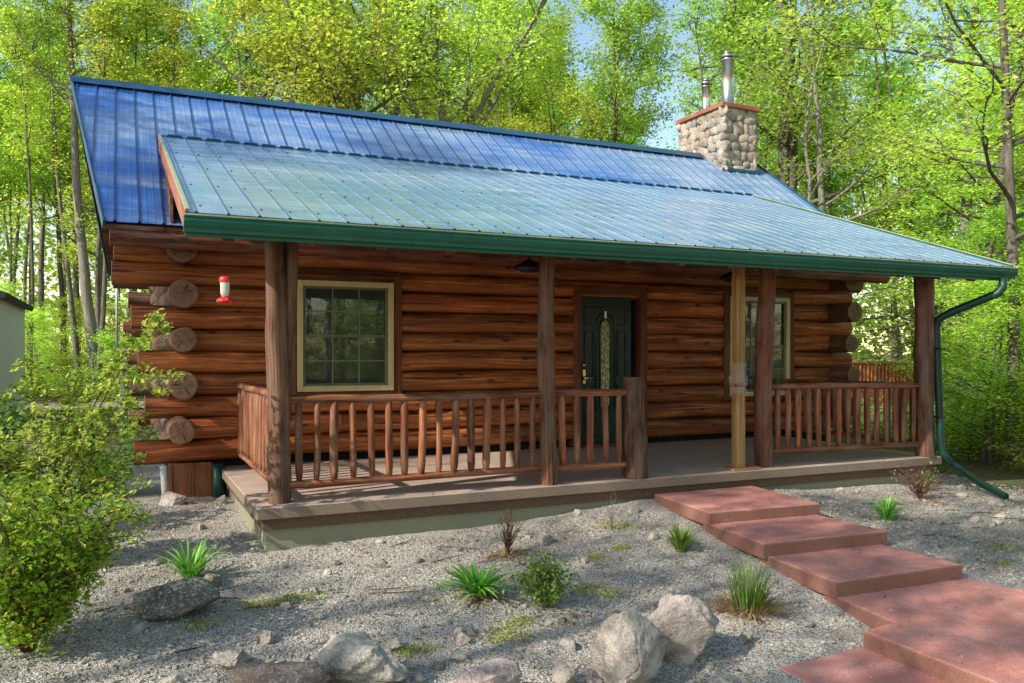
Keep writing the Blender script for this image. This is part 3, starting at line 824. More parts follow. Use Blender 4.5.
# door
x0, x1, zt = DOOR; yd = YW-.06
mb = MB(); obox(mb, Vector(((x0+.03+6.57)/2, yd, (.05+2.09)/2)), [(6.57-x0-.03)/2, .022, 1.02], Matrix.Identity(3), .2, 2, .004)
xc = 6.14
def molding(pts, r=.012):
    tube(mb, [(p[0], yd-.024, p[1]) for p in pts], [r]*len(pts), 6)
arch = [(xc+.155*math.cos(a), 1.66+.19*math.sin(a)) for a in np.linspace(0, PI, 15)]
molding([(xc+.155, .5)]+arch+[(xc-.155, .5)])
for s_ in (-1, 1):
    xa, xb = xc+s_*.20, xc+s_*.33
    molding([(xa, .98), (xb, .98), (xb, 1.60), (xa, 1.60), (xa, .98)], .010)
    molding([(xa, .2), (xb, .2), (xb, .85), (xa, .85), (xa, .2)], .010)
    molding([(xc+s_*.05, 1.93), (xc+s_*.33, 1.93), (xc+s_*.33, 1.69), (xc+s_*.2, 1.69)], .010)
door = mb.build('door', M['door'], cabin)
mb = MB(); g = [(xc+.082*math.cos(a), 1.62+.15*math.sin(a)) for a in np.linspace(0, PI, 13)]
pts = [(xc+.082, .55)]+g+[(xc-.082, .55)]
mb.add([(p[0], yd-.027, p[1]) for p in pts], [tuple(range(len(pts)))[::-1]]); mb.build('pane', M['artglass'], door)
mb = MB(); tube(mb, [(p[0], yd-.029, p[1]) for p in pts+[pts[0]]], [.012]*(len(pts)+1), 6); mb.build('pane_border', M['door'], door)
mb = MB()
lathe(mb, (0, 0, 0), [(.0, -.0), (.03, .0), (.034, .008), (.02, .02), (.014, .04), (.03, .052), (.033, .066), (.022, .08), (0, .084)], 18)
mb.v = [(5.80+p[0], yd-.02-p[2], .95+p[1]) for p in mb.v]
tube(mb, [(5.80, yd-.06, .95), (5.84, yd-.075, .955), (5.89, yd-.075, .94), (5.91, yd-.07, .955)], [.009, .009, .008, .006], 8)
obox(mb, Vector((5.80, yd-.03, .97)), [.024, .008, .10], Matrix.Identity(3), .2, 2, .004); mb.build('handle', M['brass'], door)
mb = MB(); lathe(mb, (0, 0, 0), [(0, 0), (.026, 0), (.028, .012), (.012, .018), (0, .02)], 16)
mb.v = [(5.80+p[0], yd-.02-p[2], 1.13+p[1]) for p in mb.v]; mb.build('deadbolt', M['brass'], door)
mb = MB(); obox(mb, Vector((xc, yd-.035, 1.83)), [.016, .012, .05], Matrix.Identity(3), .2, 2, .006)
lathe(mb, (xc, yd-.045, 1.765), [(.0, 0), (.02, .008), (.022, .02), (.0, .03)], 12); mb.build('knocker', M['steel'], door)
mb = MB(); t = .1; yf = YW-.15
mb.box((x0-t, yf, .02), (x0+.005, YW+.02, zt+.1), .7, 2, .006); mb.box((x1-.005, yf, .02), (x1+t, YW+.02, zt+.1), .3, 2, .006)
mb.box((x0+.006, yf+.001, zt-.01), (x1-.006, YW+.02, zt+.1), .5, 0, .006); mb.build('door_casing', M['trim'], cabin)
mb = MB(); mb.box((x0, YW, 0), (x1, YW+.03, zt), .1); mb.build('door_opening', M['gap'], cabin)
mb = MB(); mb.box((x0, YW-.2, .0), (x1, YW, .045), .3, 0, .005); mb.build('threshold', M['trim'], cabin)

# porch slab
mb = MB()
mb.box((1.05, 7.25, -.10), (9.38, YW+.1, 0.), .3, 0, .006)
deck = mb.build('porch_floor', M['deckcon'], cabin)
mb = MB(); mb.box((1.10, 7.30, -.20), (9.33, YW+.1, -.103), .3, 0, .004); mb.build('floor_edge', M['band'], deck)
mb = MB(); mb.box((1.13, 7.335, -.75), (9.30, YW+.05, -.203), .3, 0, .004); mb.build('stem_wall', M['grncon'], deck)

# posts
def post(x, y, r, z1, mat, tilt=(0, 0), bow=.02, burl=.3, z0=0.002):
    mb = MB(); log(mb, (x, y, z0), (x+tilt[0], y+tilt[1], z1), r, r*.92, 18, .06, .16, bow=bow*2, burl=burl); return mb
def pz(y): return PZ0-.07+ps*(y-PY0)
mb = post(1.27, 7.47, .088, pz(7.47), M['post'], (-.045, 0)); 
log(mb, (1.33, 7.49, .75), (1.40, 7.50, pz(7.5)), .05, .065, 14, .08, .15, bow=.03, burl=.3)
o = mb.build('porch_post', M['log_gray'], cabin); o['label'] = 'leftmost porch post, forked upward with a thinner second stem'
post(3.85, 7.37, .083, pz(7.37), M['post']).build('porch_post', M['post'], cabin)['label'] = 'porch post left of the door'
post(6.75, 7.53, .10, pz(7.5), M['post']).build('porch_post', M['post'], cabin)['label'] = 'porch post beside the new lumber post'
post(9.20, 7.36, .118, pz(7.36), M['post'], bow=.01).build('porch_post', M['log_dark'], cabin)['label'] = 'rightmost porch post at the corner'
mb = MB(); log(mb, (4.87, 7.38, .002), (4.89, 7.38, 1.04), .118, .10, 22, .05, .28, bow=.04, burl=.5)
mb.build('newel_post', M['post'], cabin)['label'] = 'short knobbly newel post at the porch opening'
mb = MB(); log(mb, (PX0+.5, 7.46, PZ0+.0), (PX1-.3, 7.46, PZ0+.0), .10, .10, 14, .2, .08); mb.build('header_log', M['log_dark'], cabin)

# railings
random.seed(21)
def railing(p0, p1, nb, zt=.90, zb=.155, lab=None, mat='rail', parent=cabin, r=.034, br=.033, name='railing', zfloor=0.):
    p0 = Vector(p0); p1 = Vector(p1)
    mb = MB(); log(mb, (p0.x, p0.y, zt), (p1.x, p1.y, zt-.01), r+.004, r, 12, .1, .14, bow=.015)
    top = mb.build(name, M[mat], parent)
    if lab: top['label'] = lab
    mb = MB(); log(mb, (p0.x, p0.y, zb), (p1.x, p1.y, zb), r, r, 12, .1, .14, bow=.015); mb.build('bottom_rail', M[mat], top)
    for i in range(nb):
        t = (i+.62)/(nb+.24)
        x, y = lerp(p0.x, p1.x, t), lerp(p0.y, p1.y, t)
        j = random.uniform(-.012, .012); k = random.uniform(-.012, .012); rr = br*random.uniform(.85, 1.15)
        mb = MB()
        c0 = Vector((x+j, y, zb+.01)); c1 = Vector((x+k, y, zt-.01))
        n_ = 9; pts = []; rd = []
        sd = random.random()*40
        for q in range(n_):
            tt = q/(n_-1); e = min(1., .68+min(tt, 1-tt)*6)
            pts.append(c0.lerp(c1, tt)+Vector((.008*noise.noise(Vector((tt*2, sd, 0))), 0, 0))); rd.append(rr*e*(1+.1*noise.noise(Vector((tt*4, sd, 5)))))
        tube(mb, pts, rd, 10, random.random()); mb.build('baluster', M[mat], top)
    return top
railing((1.33, 7.45), (3.79, 7.38), 15, lab='front railing below the left window')
railing((3.91, 7.38), (4.80, 7.38), 5, lab='short front railing in front of the door')
railing((6.83, 7.50), (9.12, 7.38), 15, lab='front railing right of the steps')
railing((1.24, 7.55), (1.24, 9.92), 13, .93, .17, lab='left end railing running back to the wall')
railing((9.25, 7.46), (9.25, 9.92), 13, .88, .15, lab='right end railing running back to the wall')

# ceiling lamps
def lamp(x, y, z, lab):
    f_ = MB(); zc = pz(y)+.02
    tube(f_, [(x, y, z+.06), (x, y, zc)], [.012, .012], 8); lathe(f_, (x, y, zc-.05), [(0, 0), (.06, .01), (.06, .05)], 16)
    lathe(f_, (x, y, z), [(.03, .09), (.05, .075), (.16, .02), (.19, -.01), (.185, -.025), (.12, -.03), (.10, -.055), (.0, -.06)], 24)
    o = f_.build('ceiling_lamp', M['dark'], cabin); o['label'] = lab; return o
lamp(4.26, 8.6, 2.28, 'black hanging porch lamp left of the door'); lamp(7.2, 8.6, 2.27, 'black hanging porch lamp near the right window')

# downspout
mb = MB()
pts = [(9.66, 6.64, 2.2), (9.66, 6.64, 2.10), (9.63, 6.68, 2.02), (9.52, 6.86, 1.93), (9.36, 7.12, 1.80), (9.30, 7.24, 1.72), (9.30, 7.27, 1.60), (9.31, 7.22, .25), (9.32, 7.20, .05), (9.36, 7.12, -.06)]
tube(mb, pts, [.047, .047, .05, .05, .05, .05, .046, .046, .046, .046], 10)
ds = mb.build('downspout', M['dspout'], cabin)
mb = MB()
tube(mb, [(9.40, 7.14, -.07), (9.50, 7.05, -.17), (9.40, 6.75, -.27), (9.27, 6.33, -.36)], [.04, .04, .042, .042], 4, smooth=False)
mb.build('outlet_pipe', M['dspout'], ds)
for z in (1.35, .5):
    mb = MB(); obox(mb, Vector((9.305, 7.24, z)), [.055, .055, .012], Matrix.Identity(3), .2); mb.build('strap', M['dark'], ds)

# ------------------------------------------------------------------ new support post with wrapped plastic
sp = empty('support_post', (6.27, 7.41, 0), 'pale new lumber post on a square board at the top of the steps', 'post')
mb = MB(); obox(mb, Vector((6.245, 7.41, pz(7.41)/2+.01)), [.030, .045, pz(7.41)/2-.012], Matrix.Identity(3), .45, 2, .004)
obox(mb, Vector((6.307, 7.41, pz(7.41)/2+.01)), [.030, .043, pz(7.41)/2-.014], Matrix.Identity(3), .75, 2, .004); mb.build('stud', M['treated'], sp)
mb = MB(); obox(mb, Vector((6.30, 7.41, .013)), [.19, .115, .011], Matrix.Identity(3), .6, 0, .003); mb.build('base_board', M['treated'], sp)
mb = MB()
rs2 = random.Random(3); vs = []; fs = []; prof = [(.84, .08), (.88, .09), (.93, .075), (.97, .10), (1.02, .115), (1.06, .085), (1.12, .078), (1.19, .088)]
sg = 18
for z, r in prof:
    for k in range(sg):
        a = 2*PI*k/sg; rr = r*(1+.16*math.sin(a*5+z*20)+.06*rs2.uniform(-1, 1)); vs.append((6.276+rr*math.cos(a), 7.41+rr*.9*math.sin(a), z))
for i in range(len(prof)-1):
    for k in range(sg): k2 = (k+1) % sg; fs.append((i*sg+k, i*sg+k2, (i+1)*sg+k2, (i+1)*sg+k))
mb.add(vs, fs, smooth=True); mb.build('plastic_wrap', M['clear'], sp)
mb = MB(); obox(mb, Vector((6.276, 7.41, .945)), [.072, .055, .02], Matrix.Identity(3), .3, 0, .004)
obox(mb, Vector((6.37, 7.40, .95)), [.04, .012, .012], Matrix.Identity(3), .3); mb.build('strap', M['rail'], sp)
mb = MB(); tube(mb, [(6.41, 7.40, .90), (6.43, 7.39, .95), (6.42, 7.39, 1.0), (6.46, 7.39, 1.03)], [.02, .03, .026, .012], 10); mb.build('buckle', M['dark'], sp)

# ------------------------------------------------------------------ hummingbird feeder
hf = empty('hummingbird_feeder', (.75, 6.83, 1.71), 'small red and clear hummingbird feeder hanging from the porch eave', 'bird feeder')
bx, by, bz = .75, 6.83, 1.71
mb = MB(); lathe(mb, (bx, by, bz), [(0, -.035), (.04, -.028), (.062, -.012), (.064, .0), (.045, .014), (.022, .03), (.02, .045), (0, .045)], 24); fb = mb.build('base', M['red'], hf)
mb = MB()
for k in range(5):
    a = k*2*PI/5; lathe(mb, (bx+.05*math.cos(a), by+.05*math.sin(a), bz+.004), [(.016, 0), (.014, .008), (.004, .012)], 10)
mb.build('feeding_port', M['red'], fb)
mb = MB(); lathe(mb, (bx, by, bz), [(.022, .03), (.03, .04), (.034, .06), (.036, .145)], 20); mb.build('bottle', M['bottle'], hf)
mb = MB(); lathe(mb, (bx, by, bz), [(.041, .14), (.043, .15), (.042, .175), (.03, .185), (0, .188)], 20); mb.build('cap', M['red'], hf)
mb = MB(); tube(mb, [(bx, by, bz+.185), (bx, by, pz(by)+.01)], [.0018, .0018], 6); mb.build('string', M['dark'], hf)

# ------------------------------------------------------------------ steps and landing
def step(name, poly, zt, th, label, cat='step'):
    """thick concrete slab with a softened upper edge; poly counter-clockwise"""
    n = len(poly); ctr = Vector((sum(p[0] for p in poly)/n, sum(p[1] for p in poly)/n, 0))
    P = []
    for i in range(n):      # subdivide edges
        a = Vector(poly[i]+(0,)); b = Vector(poly[(i+1) % n]+(0,)); m_ = max(1, int((b-a).length/.15))
        for k in range(m_): P.append(a.lerp(b, k/m_))
    n = len(P); vs = []
    def inset(d_):
        out = []
        for i in range(n):
            e1 = (P[i]-P[i-1]).normalized(); e2 = (P[(i+1) % n]-P[i]).normalized()
            nn = Vector((-(e1.y+e2.y), e1.x+e2.x, 0)); nn = nn/max(.5, nn.length/1.0) if nn.length < .5 else nn/(nn.length*max(.35, (nn.length/2)))
            out.append(P[i]+nn*d_)
        return out
    j = [.004*noise.noise(Vector((p.x*5, p.y*5, 2))) for p in P]
    lay = [(inset(.006), zt-th), (inset(0), zt-th+.01), (inset(0), zt-.014), (inset(.004), zt-.004), (inset(.014), zt)]
    for L_, z in lay:
        for i, p in enumerate(L_): vs.append((p.x+j[i], p.y+j[i], z))
    fs = []
    for l_ in range(len(lay)-1):
        for i in range(n):
            i2 = (i+1) % n; fs.append((l_*n+i, l_*n+i2, (l_+1)*n+i2, (l_+1)*n+i))
    fs.append(tuple(4*n+i for i in range(n))); fs.append(tuple(i for i in range(n))[::-1])
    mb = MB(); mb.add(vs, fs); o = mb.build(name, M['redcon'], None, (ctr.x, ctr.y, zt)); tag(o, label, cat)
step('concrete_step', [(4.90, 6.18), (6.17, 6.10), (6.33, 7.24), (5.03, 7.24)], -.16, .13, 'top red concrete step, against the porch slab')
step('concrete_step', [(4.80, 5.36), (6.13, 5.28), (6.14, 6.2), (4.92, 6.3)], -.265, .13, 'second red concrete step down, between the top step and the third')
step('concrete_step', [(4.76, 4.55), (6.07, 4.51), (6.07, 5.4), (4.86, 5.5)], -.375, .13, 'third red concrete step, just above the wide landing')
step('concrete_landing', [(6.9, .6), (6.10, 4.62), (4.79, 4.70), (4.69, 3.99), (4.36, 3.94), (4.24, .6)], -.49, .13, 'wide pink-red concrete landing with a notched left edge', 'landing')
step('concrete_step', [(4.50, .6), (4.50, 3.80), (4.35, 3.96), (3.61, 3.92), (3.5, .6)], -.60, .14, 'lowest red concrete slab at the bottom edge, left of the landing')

# ------------------------------------------------------------------ boulders and rocks
def rock(name, x, y, w, d_, h, seed, label, cat='boulder', sink=.18, rot=0., mat='boulder', group=None, detail=1):
    rr = random.Random(seed); V, F = (ICO5 if detail else ICO3)
    mb = MB(); vs = []; off = Vector((rr.random()*90, rr.random()*90, 0))
    planes = [(Vector((rr.gauss(0, 1), rr.gauss(0, 1), rr.gauss(0, .8))).normalized(), rr.uniform(.50, .78)) for _ in range(14)]
    for p in V:
        q = Vector(p)
        r_ = 1+.20*noise.noise(q*1.1+off)+.09*noise.noise(q*2.7+off)
        s_ = q*r_
        for nn, dd in planes:
            t_ = s_.dot(nn)-dd
            if t_ > 0: s_ = s_-nn*t_*.95
        if detail: s_ = s_*(1+.10*(noise.noise(q*3.6+off)-.2*abs(noise.noise(q*5+off)))+.05*noise.noise(q*9+off)+.03*noise.noise(q*19+off)+.016*noise.noise(q*40+off))
        vs.append((s_.x*w/2, s_.y*d_/2, s_.z*h/2))
    cz = math.cos(rot); sz = math.sin(rot)
    vs = [(a*cz-b*sz, a*sz+b*cz, c) for a, b, c in vs]
    mb.add(vs, F, None, rr.random(), None, True)
    z = gz(x, y)+h*(.5-sink)
    o = mb.build(name, M[mat], None, (0, 0, 0)); o.location = (x, y, z)
    if detail and w < .45: pass
    return tag(o, label, cat, group)
rock('boulder', 2.66, 4.08, .50, .45, .62, 1, 'upright grey-pink boulder, left of the pair beside the tall grass', mat='boulder_warm')
rock('boulder', 3.14, 4.28, .58, .46, .52, 9, 'rugged pale boulder with greenish right side, nearest the tall grass')
rock('boulder', 1.20, 4.66, .42, .74, .36, 14, 'long grey boulder leaning right at the bottom edge', rot=.7)
rock('boulder', .74, 4.56, .60, .5, .36, 4, 'broad brownish-pink boulder at the bottom edge, left of the long grey one', mat='boulder_brown')
rock('boulder', 1.72, 4.12, .66, .5, .30, 5, 'flat pinkish boulder cut by the bottom edge near the centre', rot=.1, mat='boulder_pink')
rock('boulder', .40, 6.10, .74, .44, .33, 26, 'dark squarish boulder beside the leafy bush', mat='boulder_dark', rot=-.25)
small = [
 (.56, 9.55, .34, .22, .2, 'pale tan stone below the log corner of the cabin'),
 (1.0, 9.45, .22, .16, .12, 'small pale stone beside the green drain pipe'),
 (.62, 6.62, .26, .2, .16, 'tan stone right behind the dark squarish boulder'),
 (.60, 5.15, .24, .2, .16, 'grey mossy stone between the bush and the bottom boulders'),
 (.25, 4.95, .22, .16, .14, 'olive stone under the bush near the bottom edge'),
 (-.05, 4.95, .24, .16, .14, 'brown rounded stone at the bottom left below the bush'),
 (1.30, 6.15, .10, .08, .07, 'small white stone alone in the gravel before the porch corner'),
 (1.55, 5.05, .15, .11, .10, 'grey pointed stone right of the long grey boulder'),
 (1.86, 4.72, .17, .12, .10, 'smooth tan stone behind the flat pinkish boulder'),
 (1.98, 4.95, .13, .1, .09, 'small round grey stone behind the smooth tan stone'),
 (3.44, 6.60, .20, .14, .15, 'grey upright stone between the red twigs and the thin twigs'),
 (2.30, 4.22, .19, .15, .16, 'pale stone between the flat boulder and the upright one'),
 (2.58, 4.62, .15, .11, .09, 'bluish stone behind the upright boulder'),
 (3.02, 4.72, .20, .15, .12, 'mossy pale stone wedged behind the two boulders'),
 (3.72, 4.32, .16, .12, .11, 'light grey stone just right of the rugged boulder'),
 (4.42, 4.95, .16, .12, .07, 'flat light grey stone between the tall grass and the third step'),
 (6.55, 6.60, .17, .12, .10, 'white stone at the right corner of the top step'),
 (7.55, 6.45, .22, .14, .10, 'pale flat stone beside the dry twigs'),
 (7.75, 5.62, .17, .13, .12, 'bluish-grey stone in the gravel right of the steps'),
 (7.9, 5.5, .15, .11, .09, 'pale stone touching the bluish-grey one right of the steps'),
 (8.75, 6.15, .20, .14, .09, 'white flat stone near the end of the outlet pipe'),
 (6.35, 4.85, .28, .18, .1, 'pink flat stone at the right corner of the third step'),
 (8.05, 6.1, .18, .13, .08, 'greenish stone between the dry twigs and the bluish stones'),
 (4.62, 7.02, .18, .13, .12, 'grey stone left of the top step'),
]
for i, (x, y, w, d_, h, lab) in enumerate(small):
    rock('rock', x, y, w, d_, h, 40+i, lab, 'rock', .28, i*.7, 'pebble' if i % 3 else 'boulder')

# ------------------------------------------------------------------ plants
def leaves_np(P, size, rs, up=.35, aspect=.6, droop=0.):
    """rhombic leaves folded nowhere: P (n,3); returns V,F"""
    n = len(P)
    nr = rs.randn(n, 3); nr[:, 2] = np.abs(nr[:, 2])+up*2.2; nr /= np.linalg.norm(nr, axis=1)[:, None]
    t = rs.randn(n, 3); t -= nr*(t*nr).sum(1)[:, None]; t /= np.linalg.norm(t, axis=1)[:, None]
    b = np.cross(nr, t); s = (size*(.5+1.05*rs.rand(n)**1.3))[:, None]
    a0 = P-t*s*.5; a2 = P+t*s*.5-nr*s*droop; m_ = P-t*s*.05+nr*s*.08
    V = np.stack([a0, m_+b*s*aspect*.5, a2, m_-b*s*aspect*.5], 1).reshape(-1, 3)
    F = np.arange(4*n).reshape(n, 4)
    return V, F

def tuft(name, x, y, n, h, spread, w, mat, label, cat, seed, lean=.35, base_r=.05, dry=0):
    rr = random.Random(seed); vs = []; fs = []; rn = []
    for i in range(n):
        a = rr.uniform(0, 2*PI); b = rr.random()**.5*base_r; hh = h*rr.uniform(.55, 1.1); sp_ = spread*rr.uniform(.2, 1.1)
        dx, dy = math.cos(a), math.sin(a); px, py = -dy, dx; ww = w*rr.uniform(.6, 1.2); base = len(vs); v_ = rr.random()
        for k in range(6):
            t = k/5; out = b+sp_*t**1.7; z = hh*(t-(.30+.25*v_)*t*t*(sp_/max(h, .01)))
            wk = ww*(1-t**2.2)*(.6+.8*min(t*3, 1)*.5)+.0004
            vs += [(dx*out+px*wk, dy*out+py*wk, z), (dx*out-px*wk, dy*out-py*wk, z)]; rn += [v_*.8+t*.2]*2
        for k in range(5): q = base+2*k; fs.append((q, q+1, q+3, q+2))
    V = np.array(vs); F = np.array(fs)
    o = np_mesh(name, V, F, M[mat], np.array(rn)); o.location = (x, y, gz(x, y)-.01)
    tag(o, label, cat); return o
tuft('daylily', .50, 6.80, 90, .34, .30, .015, 'blade', 'dark green strap-leaved plant behind the dark squarish boulder', 'plant', 1)
tuft('iris_clump', 2.38, 5.66, 120, .30, .36, .019, 'blade', 'broad-leaved green clump left of the feathery plant', 'plant', 2)
tuft('grass_tuft', 4.43, 5.98, 170, .27, .21, .007, 'blade', 'dense dark green grass tuft left of the second step', 'grass tuft', 3)
tuft('grass_tuft', 6.90, 5.95, 160, .27, .22, .008, 'blade', 'dark grass tuft right of the second step', 'grass tuft', 4)
g = tuft('grass_tuft', 4.05, 4.68, 130, .40, .15, .006, 'blade', 'tall upright grass growing from a brown thatch beside the landing', 'grass tuft', 5, base_r=.11)
t2 = tuft('thatch', 4.05, 4.68, 420, .16, .24, .004, 'drygrass', None, None, 6, base_r=.16); t2.parent = g; t2.location = (0, 0, 0)
def thatch(x, y, par, n=90, h=.06, sp_=.16, seed=3):
    t_ = tuft('thatch', x, y, n, h, sp_, .004, 'drygrass', None, None, seed, base_r=.1); t_.parent = par; t_.location = (0, 0, 0)
for o_ in [o for o in bpy.data.objects if o.name.startswith('iris_clump')]: thatch(2.38, 5.66, o_, 120)

def feathery(name, x, y, n, h, R, leaf, mat, label, seed, stem=.003, per=26, cat='plant', twig='twig', arch=.35, up=.1):
    rr = random.Random(seed); rs = np.random.RandomState(seed)
    root = empty(name, (x, y, gz(x, y)-.01), label, cat)
    mb = MB(); P = []
    for i in range(n):
        a = rr.uniform(0, 2*PI); R_ = R*rr.uniform(.15, 1); hh = h*rr.uniform(.6, 1.05)*(1-arch*(R_/R)**2)
        pts = []
        for k in range(6):
            t = k/5; pts.append(Vector((math.cos(a)*R_*t**1.3+.02*rr.gauss(0, 1)*t, math.sin(a)*R_*t**1.3+.02*rr.gauss(0, 1)*t, hh*t**.8)))
        tube(mb, pts, [stem*(1.25-t_/6) for t_ in range(6)], 5, rr.random())
        for _ in range(per):
            t = rr.uniform(.25, 1.)*4.99; k = int(t); p = pts[k].lerp(pts[k+1], t-k)
            P.append(p+Vector((rr.gauss(0, 1), rr.gauss(0, 1), rr.gauss(0, 1)))*leaf*1.1)
    mb.v = [(p[0]+x, p[1]+y, p[2]+gz(x, y)-.01) for p in mb.v]
    mb.build('stem', M[twig], root)
    if P:
        V, F = leaves_np(np.array([tuple(p) for p in P]), leaf, rs, up); np_mesh('leaves', V, F, M[mat], np.repeat(rs.rand(len(P)), 4), root)
    return root
feathery('feathery_plant', 2.74, 5.30, 90, .38, .26, .03, 'blade', 'soft feathery light green plant right of the broad-leaved clump', 7, .002, 30, twig='bark_pale')
rt = feathery('twiggy_shrub', 2.98, 6.42, 34, .46, .16, .022, 'leaf', 'reddish bare twiggy shrub close to the porch slab', 8, .004, 1)
thatch(2.98, 6.42, rt, 160, .10, .18, 9)
feathery('twiggy_shrub', 4.14, 6.65, 14, .42, .13, .016, 'leaf_dark', 'thin grey leafless twigs standing left of the top step', 9, .0022, 2, twig='bark_pale')
dt = feathery('dry_weed', 8.1, 6.55, 80, .42, .40, .025, 'drygrass', 'tangled dry brown weed near the right end of the porch', 10, .003, 5)
feathery('dry_weed', 8.75, 6.95, 18, .34, .14, .03, 'leaf_dark', 'sparse green weed at the right porch corner', 12, .003, 6)
# long shoots with fresh leaves rising through the red twigs
# low green mats
def moss():
    rs = np.random.RandomState(8); P = []
    for cx, cy, r, n in ((1.0, 6.1, .1, 160), (1.25, 6.1, .12, 160), (1.65, 4.95, .09, 200), (2.30, 4.95, .10, 240), (2.45, 5.12, .09, 200), (3.2, 5.45, .10, 200), (3.3, 5.3, .07, 120), (3.95, 6.2, .07, 160), (4.25, 6.75, .1, 260), (7.15, 4.9, .1, 160), (.9, 6.05, .1, 120), (.45, 5.78, .1, 140), (3.6, 6.05, .06, 120), (6.7, 4.6, .08, 90)):
        n *= 2; p = rs.randn(n, 2)*r*.6; P += [(cx+a*1.5, cy+b, gz(cx+a*1.5, cy+b)+.008+abs(rs.randn())*.006) for a, b in p]
    P = np.array(P); V, F = leaves_np(P, .019, rs, .3, .4)
    tag(np_mesh('moss', V, F, M['moss'], np.repeat(rs.rand(len(P)), 4)), kind='stuff')
moss()
# dead leaves and twigs strewn on the gravel
def litter():
    rs = np.random.RandomState(18); n = 3800
    x = rs.uniform(-1, 10, n); y = rs.uniform(3.6, 7.2, n)
    k = ~((x > 3.4) & (x < 6.3) & (y > 0) & (x > 3.6+.0*y) & ((x > 4.7) | (y < 4.0))); x, y = x[k], y[k]
    for cx, cy, m_ in ((2.74, 5.08, 60), (2.98, 6.35, 90), (2.4, 5.55, 60), (8.1, 6.4, 120), (4.05, 4.6, 50)):
        x = np.append(x, cx+rs.randn(m_)*.12); y = np.append(y, cy+rs.randn(m_)*.09)
    P = np.array([(a, b, gz(a, b)+.012) for a, b in zip(x, y)])
    Q = []
    for x0, x1, y0, y1, zt, m_ in ((4.95, 6.15, 6.2, 7.2, -.16, 6), (4.85, 6.1, 5.4, 6.1, -.265, 5), (4.8, 6.05, 4.58, 5.3, -.375, 6), (4.75, 6.1, 4.0, 4.5, -.49, 4), (4.4, 6.2, 2.9, 4.0, -.49, 8), (3.65, 4.4, 3.0, 3.85, -.60, 4), (1.1, 9.3, 7.28, 7.5, 0., 40), (1.3, 9.2, 7.5, 9.8, 0., 60)):
        Q += [(rs.uniform(x0, x1), y0+(y1-y0)*rs.rand()**1.5, zt+.006) for _ in range(m_)]
    P = np.concatenate([P, np.array(Q)])
    V, F = leaves_np(P, .03, rs, .7, .5); tag(np_mesh('leaf_litter', V, F, M['drygrass'], np.repeat(rs.rand(len(P)), 4)), kind='stuff')
litter()

def sticks():
    rs_ = random.Random(6); mb = MB()
    for i in range(46):
        x, y = rs_.uniform(-.2, 9.2), rs_.uniform(4.2, 7.0)
        if 3.5 < x < 6.4: continue
        a = rs_.uniform(-.7, .7); L = rs_.uniform(.08, .42); pts = []
        for k in range(5):
            q = k/4; xx, yy = x+math.cos(a)*L*q, y+math.sin(a)*L*q+.03*math.sin(q*5+i)*L; pts.append((xx, yy, gz(xx, yy)+.014))
        tube(mb, pts, [.004, .0045, .004, .003, .0015], 5, rs_.random())
    o = mb.build('fallen_twigs', M['twig']); tag(o, kind='stuff')
sticks()
# big bush on the left
def bush(name, x, y, h, R, nstem, nleaf, leaf, label, seed, mat='leaf_bush', arches=(), cat='bush', low=.05):
    rr = random.Random(seed); rs = np.random.RandomState(seed); z0 = gz(x, y)-.02
    root = empty(name, (x, y, z0), label, cat); mb = MB(); A = []
    def stem(a, R_, hh, r0, droop=.25, n=9):
        pts = []; w1 = rr.uniform(-.4, .4)
        for k in range(n):
            t = k/(n-1); aa = a+w1*t
            pts.append(Vector((math.cos(aa)*R_*t, math.sin(aa)*R_*t, hh*(1.25*t-droop*t*t*1.)))+Vector((rr.gauss(0, 1), rr.gauss(0, 1), 0))*.015*t)
        tube(mb, pts, [r0*(1.1-k/n) for k in range(n)], 5, rr.random()); return pts
    for i in range(nstem):
        pts = stem(rr.uniform(0, 2*PI), R*rr.uniform(.3, 1.), h*rr.uniform(.55, 1.05), .010)
        for k in range(2, 9):
            for _ in range(3):
                d_ = Vector((rr.gauss(0, 1), rr.gauss(0, 1), rr.gauss(0, .6))).normalized()*R*rr.uniform(.15, .38)
                e = pts[k]+d_; e.z = max(e.z, low); tube(mb, [pts[k], pts[k].lerp(e, .5)+Vector((0, 0, .02)), e], [.004, .003, .0015], 4, .5)
                A += [(pts[k].lerp(e, t_), .03) for t_ in (.35, .6, .8, 1., 1.)]
    for (ex, ey, ez) in arches:
        pts = [Vector((ex*t**1.25, ey*t**1.25, ez*(1.35*t-.35*t*t))) for t in np.linspace(0, 1, 12)]
        tube(mb, pts, [.010*(1.1-k/12) for k in range(12)], 5, .3)
        for k in range(5, 12):
            for _ in range(4):
                e = pts[k]+Vector((rr.gauss(0, 1), rr.gauss(0, 1), rr.gauss(0, .5)))*.09; tube(mb, [pts[k], e], [.003, .0012], 4, .5)
                A += [(pts[k].lerp(e, t_), .022) for t_ in (.4, .7, 1., 1.)]*2
    mb.v = [(p[0]+x, p[1]+y, p[2]+z0) for p in mb.v]; mb.build('stem', M['twig'], root)
    idx = rs.randint(0, len(A), nleaf)
    C_ = np.array([tuple(A[i][0]) for i in idx]); s_ = np.array([A[i][1] for i in idx])[:, None]
    P = C_+rs.randn(nleaf, 3)*s_; P[:, 2] = np.maximum(P[:, 2], .02)
    V, F = leaves_np(P, leaf, rs, .35, .55, .1); np_mesh('leaves', V, F, M[mat], np.repeat(rs.rand(nleaf), 4), root); return root
bush('flowering_bush', -.48, 5.7, .98, .56, 30, 14500, .037, 'dense bright green bush with tiny yellow flowers at the left edge', 31)
